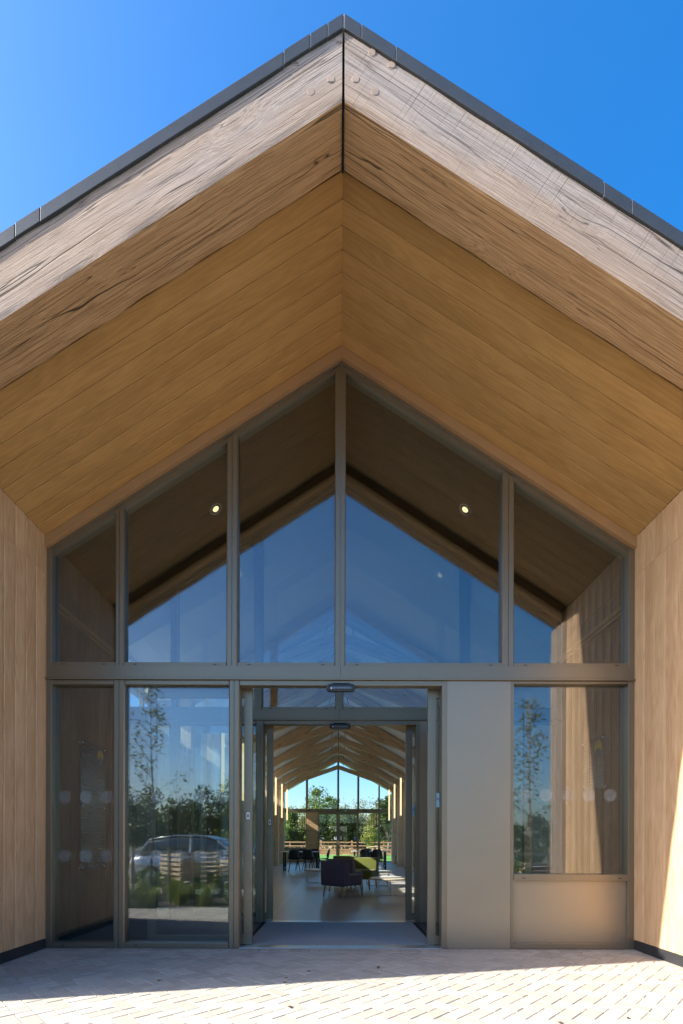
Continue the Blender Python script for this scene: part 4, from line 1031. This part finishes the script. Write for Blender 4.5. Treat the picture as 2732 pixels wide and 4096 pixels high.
for i, (x, y, h, r_) in enumerate(((-2.45, -5.0, 0.5, 0.4), (-3.05, -4.75, 0.42, 0.4), (-3.9, -4.9, 0.6, 0.45), (-1.8, -3.25, 0.3, 0.2), (-4.6, -5.2, 0.7, 0.5), (4.7, -8.6, 1.5, 1.0), (6.2, -8.9, 1.6, 1.1), (7.7, -8.7, 1.5, 1.1), (3.1, -5.6, 0.6, 0.5), (4.2, -5.8, 0.7, 0.5))):
    tree('bed_shrub', 'dark rounded hedge bush at the edge of the car park on the metal panel side' if h > 1 else 'low leafy shrub in the bed beside the slatted crates' if x < 0 else 'low leafy shrub in the bed on the metal panel side', x, y, -0.02 if h < 1 else -0.24, h, r_, M['leafA'] if h < 1 else M['leafC'], 700 if h < 1 else 2600, 0.035 if h < 1 else 0.06, 200+i, 'shrub', 'low shrubs in the planting beds' if h < 1 else 'hedge bushes edging the car park', base=0.0, trunk_r=0.012, nclump=14)

def car(x, y, z, rz, lab):
    T = empty('parked_car', (x, y, z), rz); tag(T, lab, 'car')
    st = [(-2.05, 0.35, 0.62, 0.72), (-1.95, 0.28, 0.92, 0.80), (-1.55, 0.24, 0.97, 0.86), (-0.9, 0.22, 0.98, 0.88), (0.4, 0.22, 0.97, 0.88), (1.0, 0.22, 0.93, 0.87), (1.7, 0.25, 0.80, 0.83), (2.02, 0.30, 0.66, 0.74), (2.10, 0.36, 0.52, 0.66)]
    def loft(st_, n):
        vs, fs = [], []
        for xx, zb, zt, hw in st_:
            zm = (zb+zt)/2
            for j in range(n):
                a = 2*math.pi*j/n+math.pi/n; ca, sa = math.cos(a), math.sin(a); e = 0.45
                vs.append((xx, math.copysign(abs(ca)**e, ca)*hw, zm+math.copysign(abs(sa)**e, sa)*(zt-zb)/2))
        for i in range(len(st_)-1): fs += [(i*n+j, i*n+(j+1) % n, (i+1)*n+(j+1) % n, (i+1)*n+j) for j in range(n)]
        fs += [tuple(range(n-1, -1, -1)), tuple(range((len(st_)-1)*n, len(st_)*n))]; return vs, fs
    vs, fs = loft(st, 16); b_ = MB().add(vs, fs).build('body', M['carpaint'], T, True); bm_fix(b_)
    cab = [(-1.75, 0.85, 1.0, 0.74), (-1.45, 0.85, 1.36, 0.66), (-0.8, 0.85, 1.47, 0.66), (0.1, 0.85, 1.46, 0.66), (0.55, 0.85, 1.30, 0.68), (1.05, 0.85, 0.95, 0.74)]
    vs, fs = loft(cab, 16); g_ = MB().add(vs, fs).build('cabin_glass', M['carglass'], T, True); bm_fix(g_)
    rf = [(-1.46, 1.345, 1.385, 0.60), (-0.8, 1.445, 1.49, 0.60), (0.1, 1.435, 1.48, 0.60), (0.50, 1.315, 1.355, 0.60)]
    vs, fs = loft(rf, 12); r2 = MB().add(vs, fs).build('roof', M['carpaint'], T, True); bm_fix(r2)
    for sy in (-1, 1):
        for p0, p1 in (((1.05, .74, .93), (0.5, .64, 1.34)), ((-0.25, .72, .95), (-0.25, .655, 1.42)), ((-1.72, .74, .95), (-1.42, .65, 1.36))):
            MB().tube((p0[0], sy*p0[1], p0[2]), (p1[0], sy*p1[1], p1[2]), 0.045, 0.035, 8).build('pillar', M['carpaint'], T)
        for xx in (-1.32, 1.32):
            wv = MB().tube((xx, sy*0.66, 0.31), (xx, sy*0.89, 0.31), 0.31, 0.31, 24).build('wheel', M['rubber'], T, bevel=0.03)
            MB().tube((xx, sy*0.88, 0.31), (xx, sy*0.905, 0.31), 0.20, 0.18, 20).build('rim', M['alu'], wv)
        MB().box(1.98, 2.09, sy*0.52-0.12, sy*0.52+0.12, 0.58, 0.68).build('headlight', M['alu'], T, bevel=0.02); MB().box(-2.07, -1.97, sy*0.60-0.08, sy*0.60+0.08, 0.66, 0.86).build('tail_light', M['red'], T, bevel=0.02)
        MB().box(0.72, 0.88, sy*0.80-0.08, sy*0.80+0.08, 0.95, 1.07).build('wing_mirror', M['carpaint'], T, bevel=0.03)
car(-3.9, -9.3, -0.22, R(3), 'silver hatchback parked beyond the planting bed with slatted crates')
car(3.8, -16.5, -0.22, R(88), 'silver hatchback parked far across the tarmac')
GH = 'trees along the far side of the car park'
for i, (x, y, h, r_, mt_, lab) in enumerate(((-15.5, -24, 6.0, 3.2, 'leafC', 'large dark hedge tree at the left end of the car park row'), (-12.0, -25, 4.6, 2.6, 'leafD', 'brownish hedge tree next to the large dark one'), (-9.2, -27, 4.9, 2.6, 'leafC', 'dark rounded hedge tree in the middle of the car park row'),
        (-6.4, -26, 5.2, 2.2, 'leafA', 'bright green pointed tree in the car park row'), (-4.0, -28, 3.9, 2.2, 'leafC', 'low dark hedge tree beside the bright pointed one'), (-0.5, -32, 3.6, 2.8, 'leafC', 'low wide dark hedge tree opposite the doors'), (4.0, -42, 3.8, 3.4, 'leafC', 'low dark hedge tree beyond the far silver car'),
        (9.0, -44, 4.2, 3.6, 'leafC', 'wide dark hedge tree past the far silver car'), (14.5, -46, 4.8, 3.6, 'leafA', 'mid green hedge tree past the far silver car'), (20.5, -46, 4.4, 3.8, 'leafC', 'dark hedge tree at the right end of the row'), (-20.5, -25, 6.5, 3.4, 'leafC', 'tall dark hedge tree beyond the large dark one'))):
    tree('hedge_tree', lab, x, y, -0.3, h, r_, M[mt_], 5200, 0.15, 300+i, 'tree', GH, base=0.02, nclump=34)

# a few dead leaves blown onto the paving
rng = random.Random(31)
for i, (px, py) in enumerate(((2320, 3880), (2638, 3918), (2515, 4072), (2712, 3853), (1145, 3914), (1140, 3932), (1235, 3887), (1515, 3871), (2240, 4090), (1160, 4030), (640, 3925))):
    x, y = px2ground(px, py); m = MB(); L = rng.uniform(0.018, 0.034)
    m.add([(-L, 0, 0.002), (-L*0.2, L*0.42, 0.009), (L, 0, 0.004), (-L*0.2, -L*0.42, 0.006), (0, 0, 0.001)], [(0, 4, 1), (4, 2, 1), (0, 3, 4), (4, 3, 2)])
    o = m.build('fallen_leaf', M['deadleaf'], loc=(x, y, 0.0022), rot=(rng.uniform(-.2, .2), rng.uniform(-.2, .2), rng.uniform(0, 6)))
    so_ = o.modifiers.new('s', 'SOLIDIFY'); so_.thickness = 0.001
    tag(o, 'small dry brown leaf lying on the herringbone paving', 'leaf', 'dead leaves on the paving')
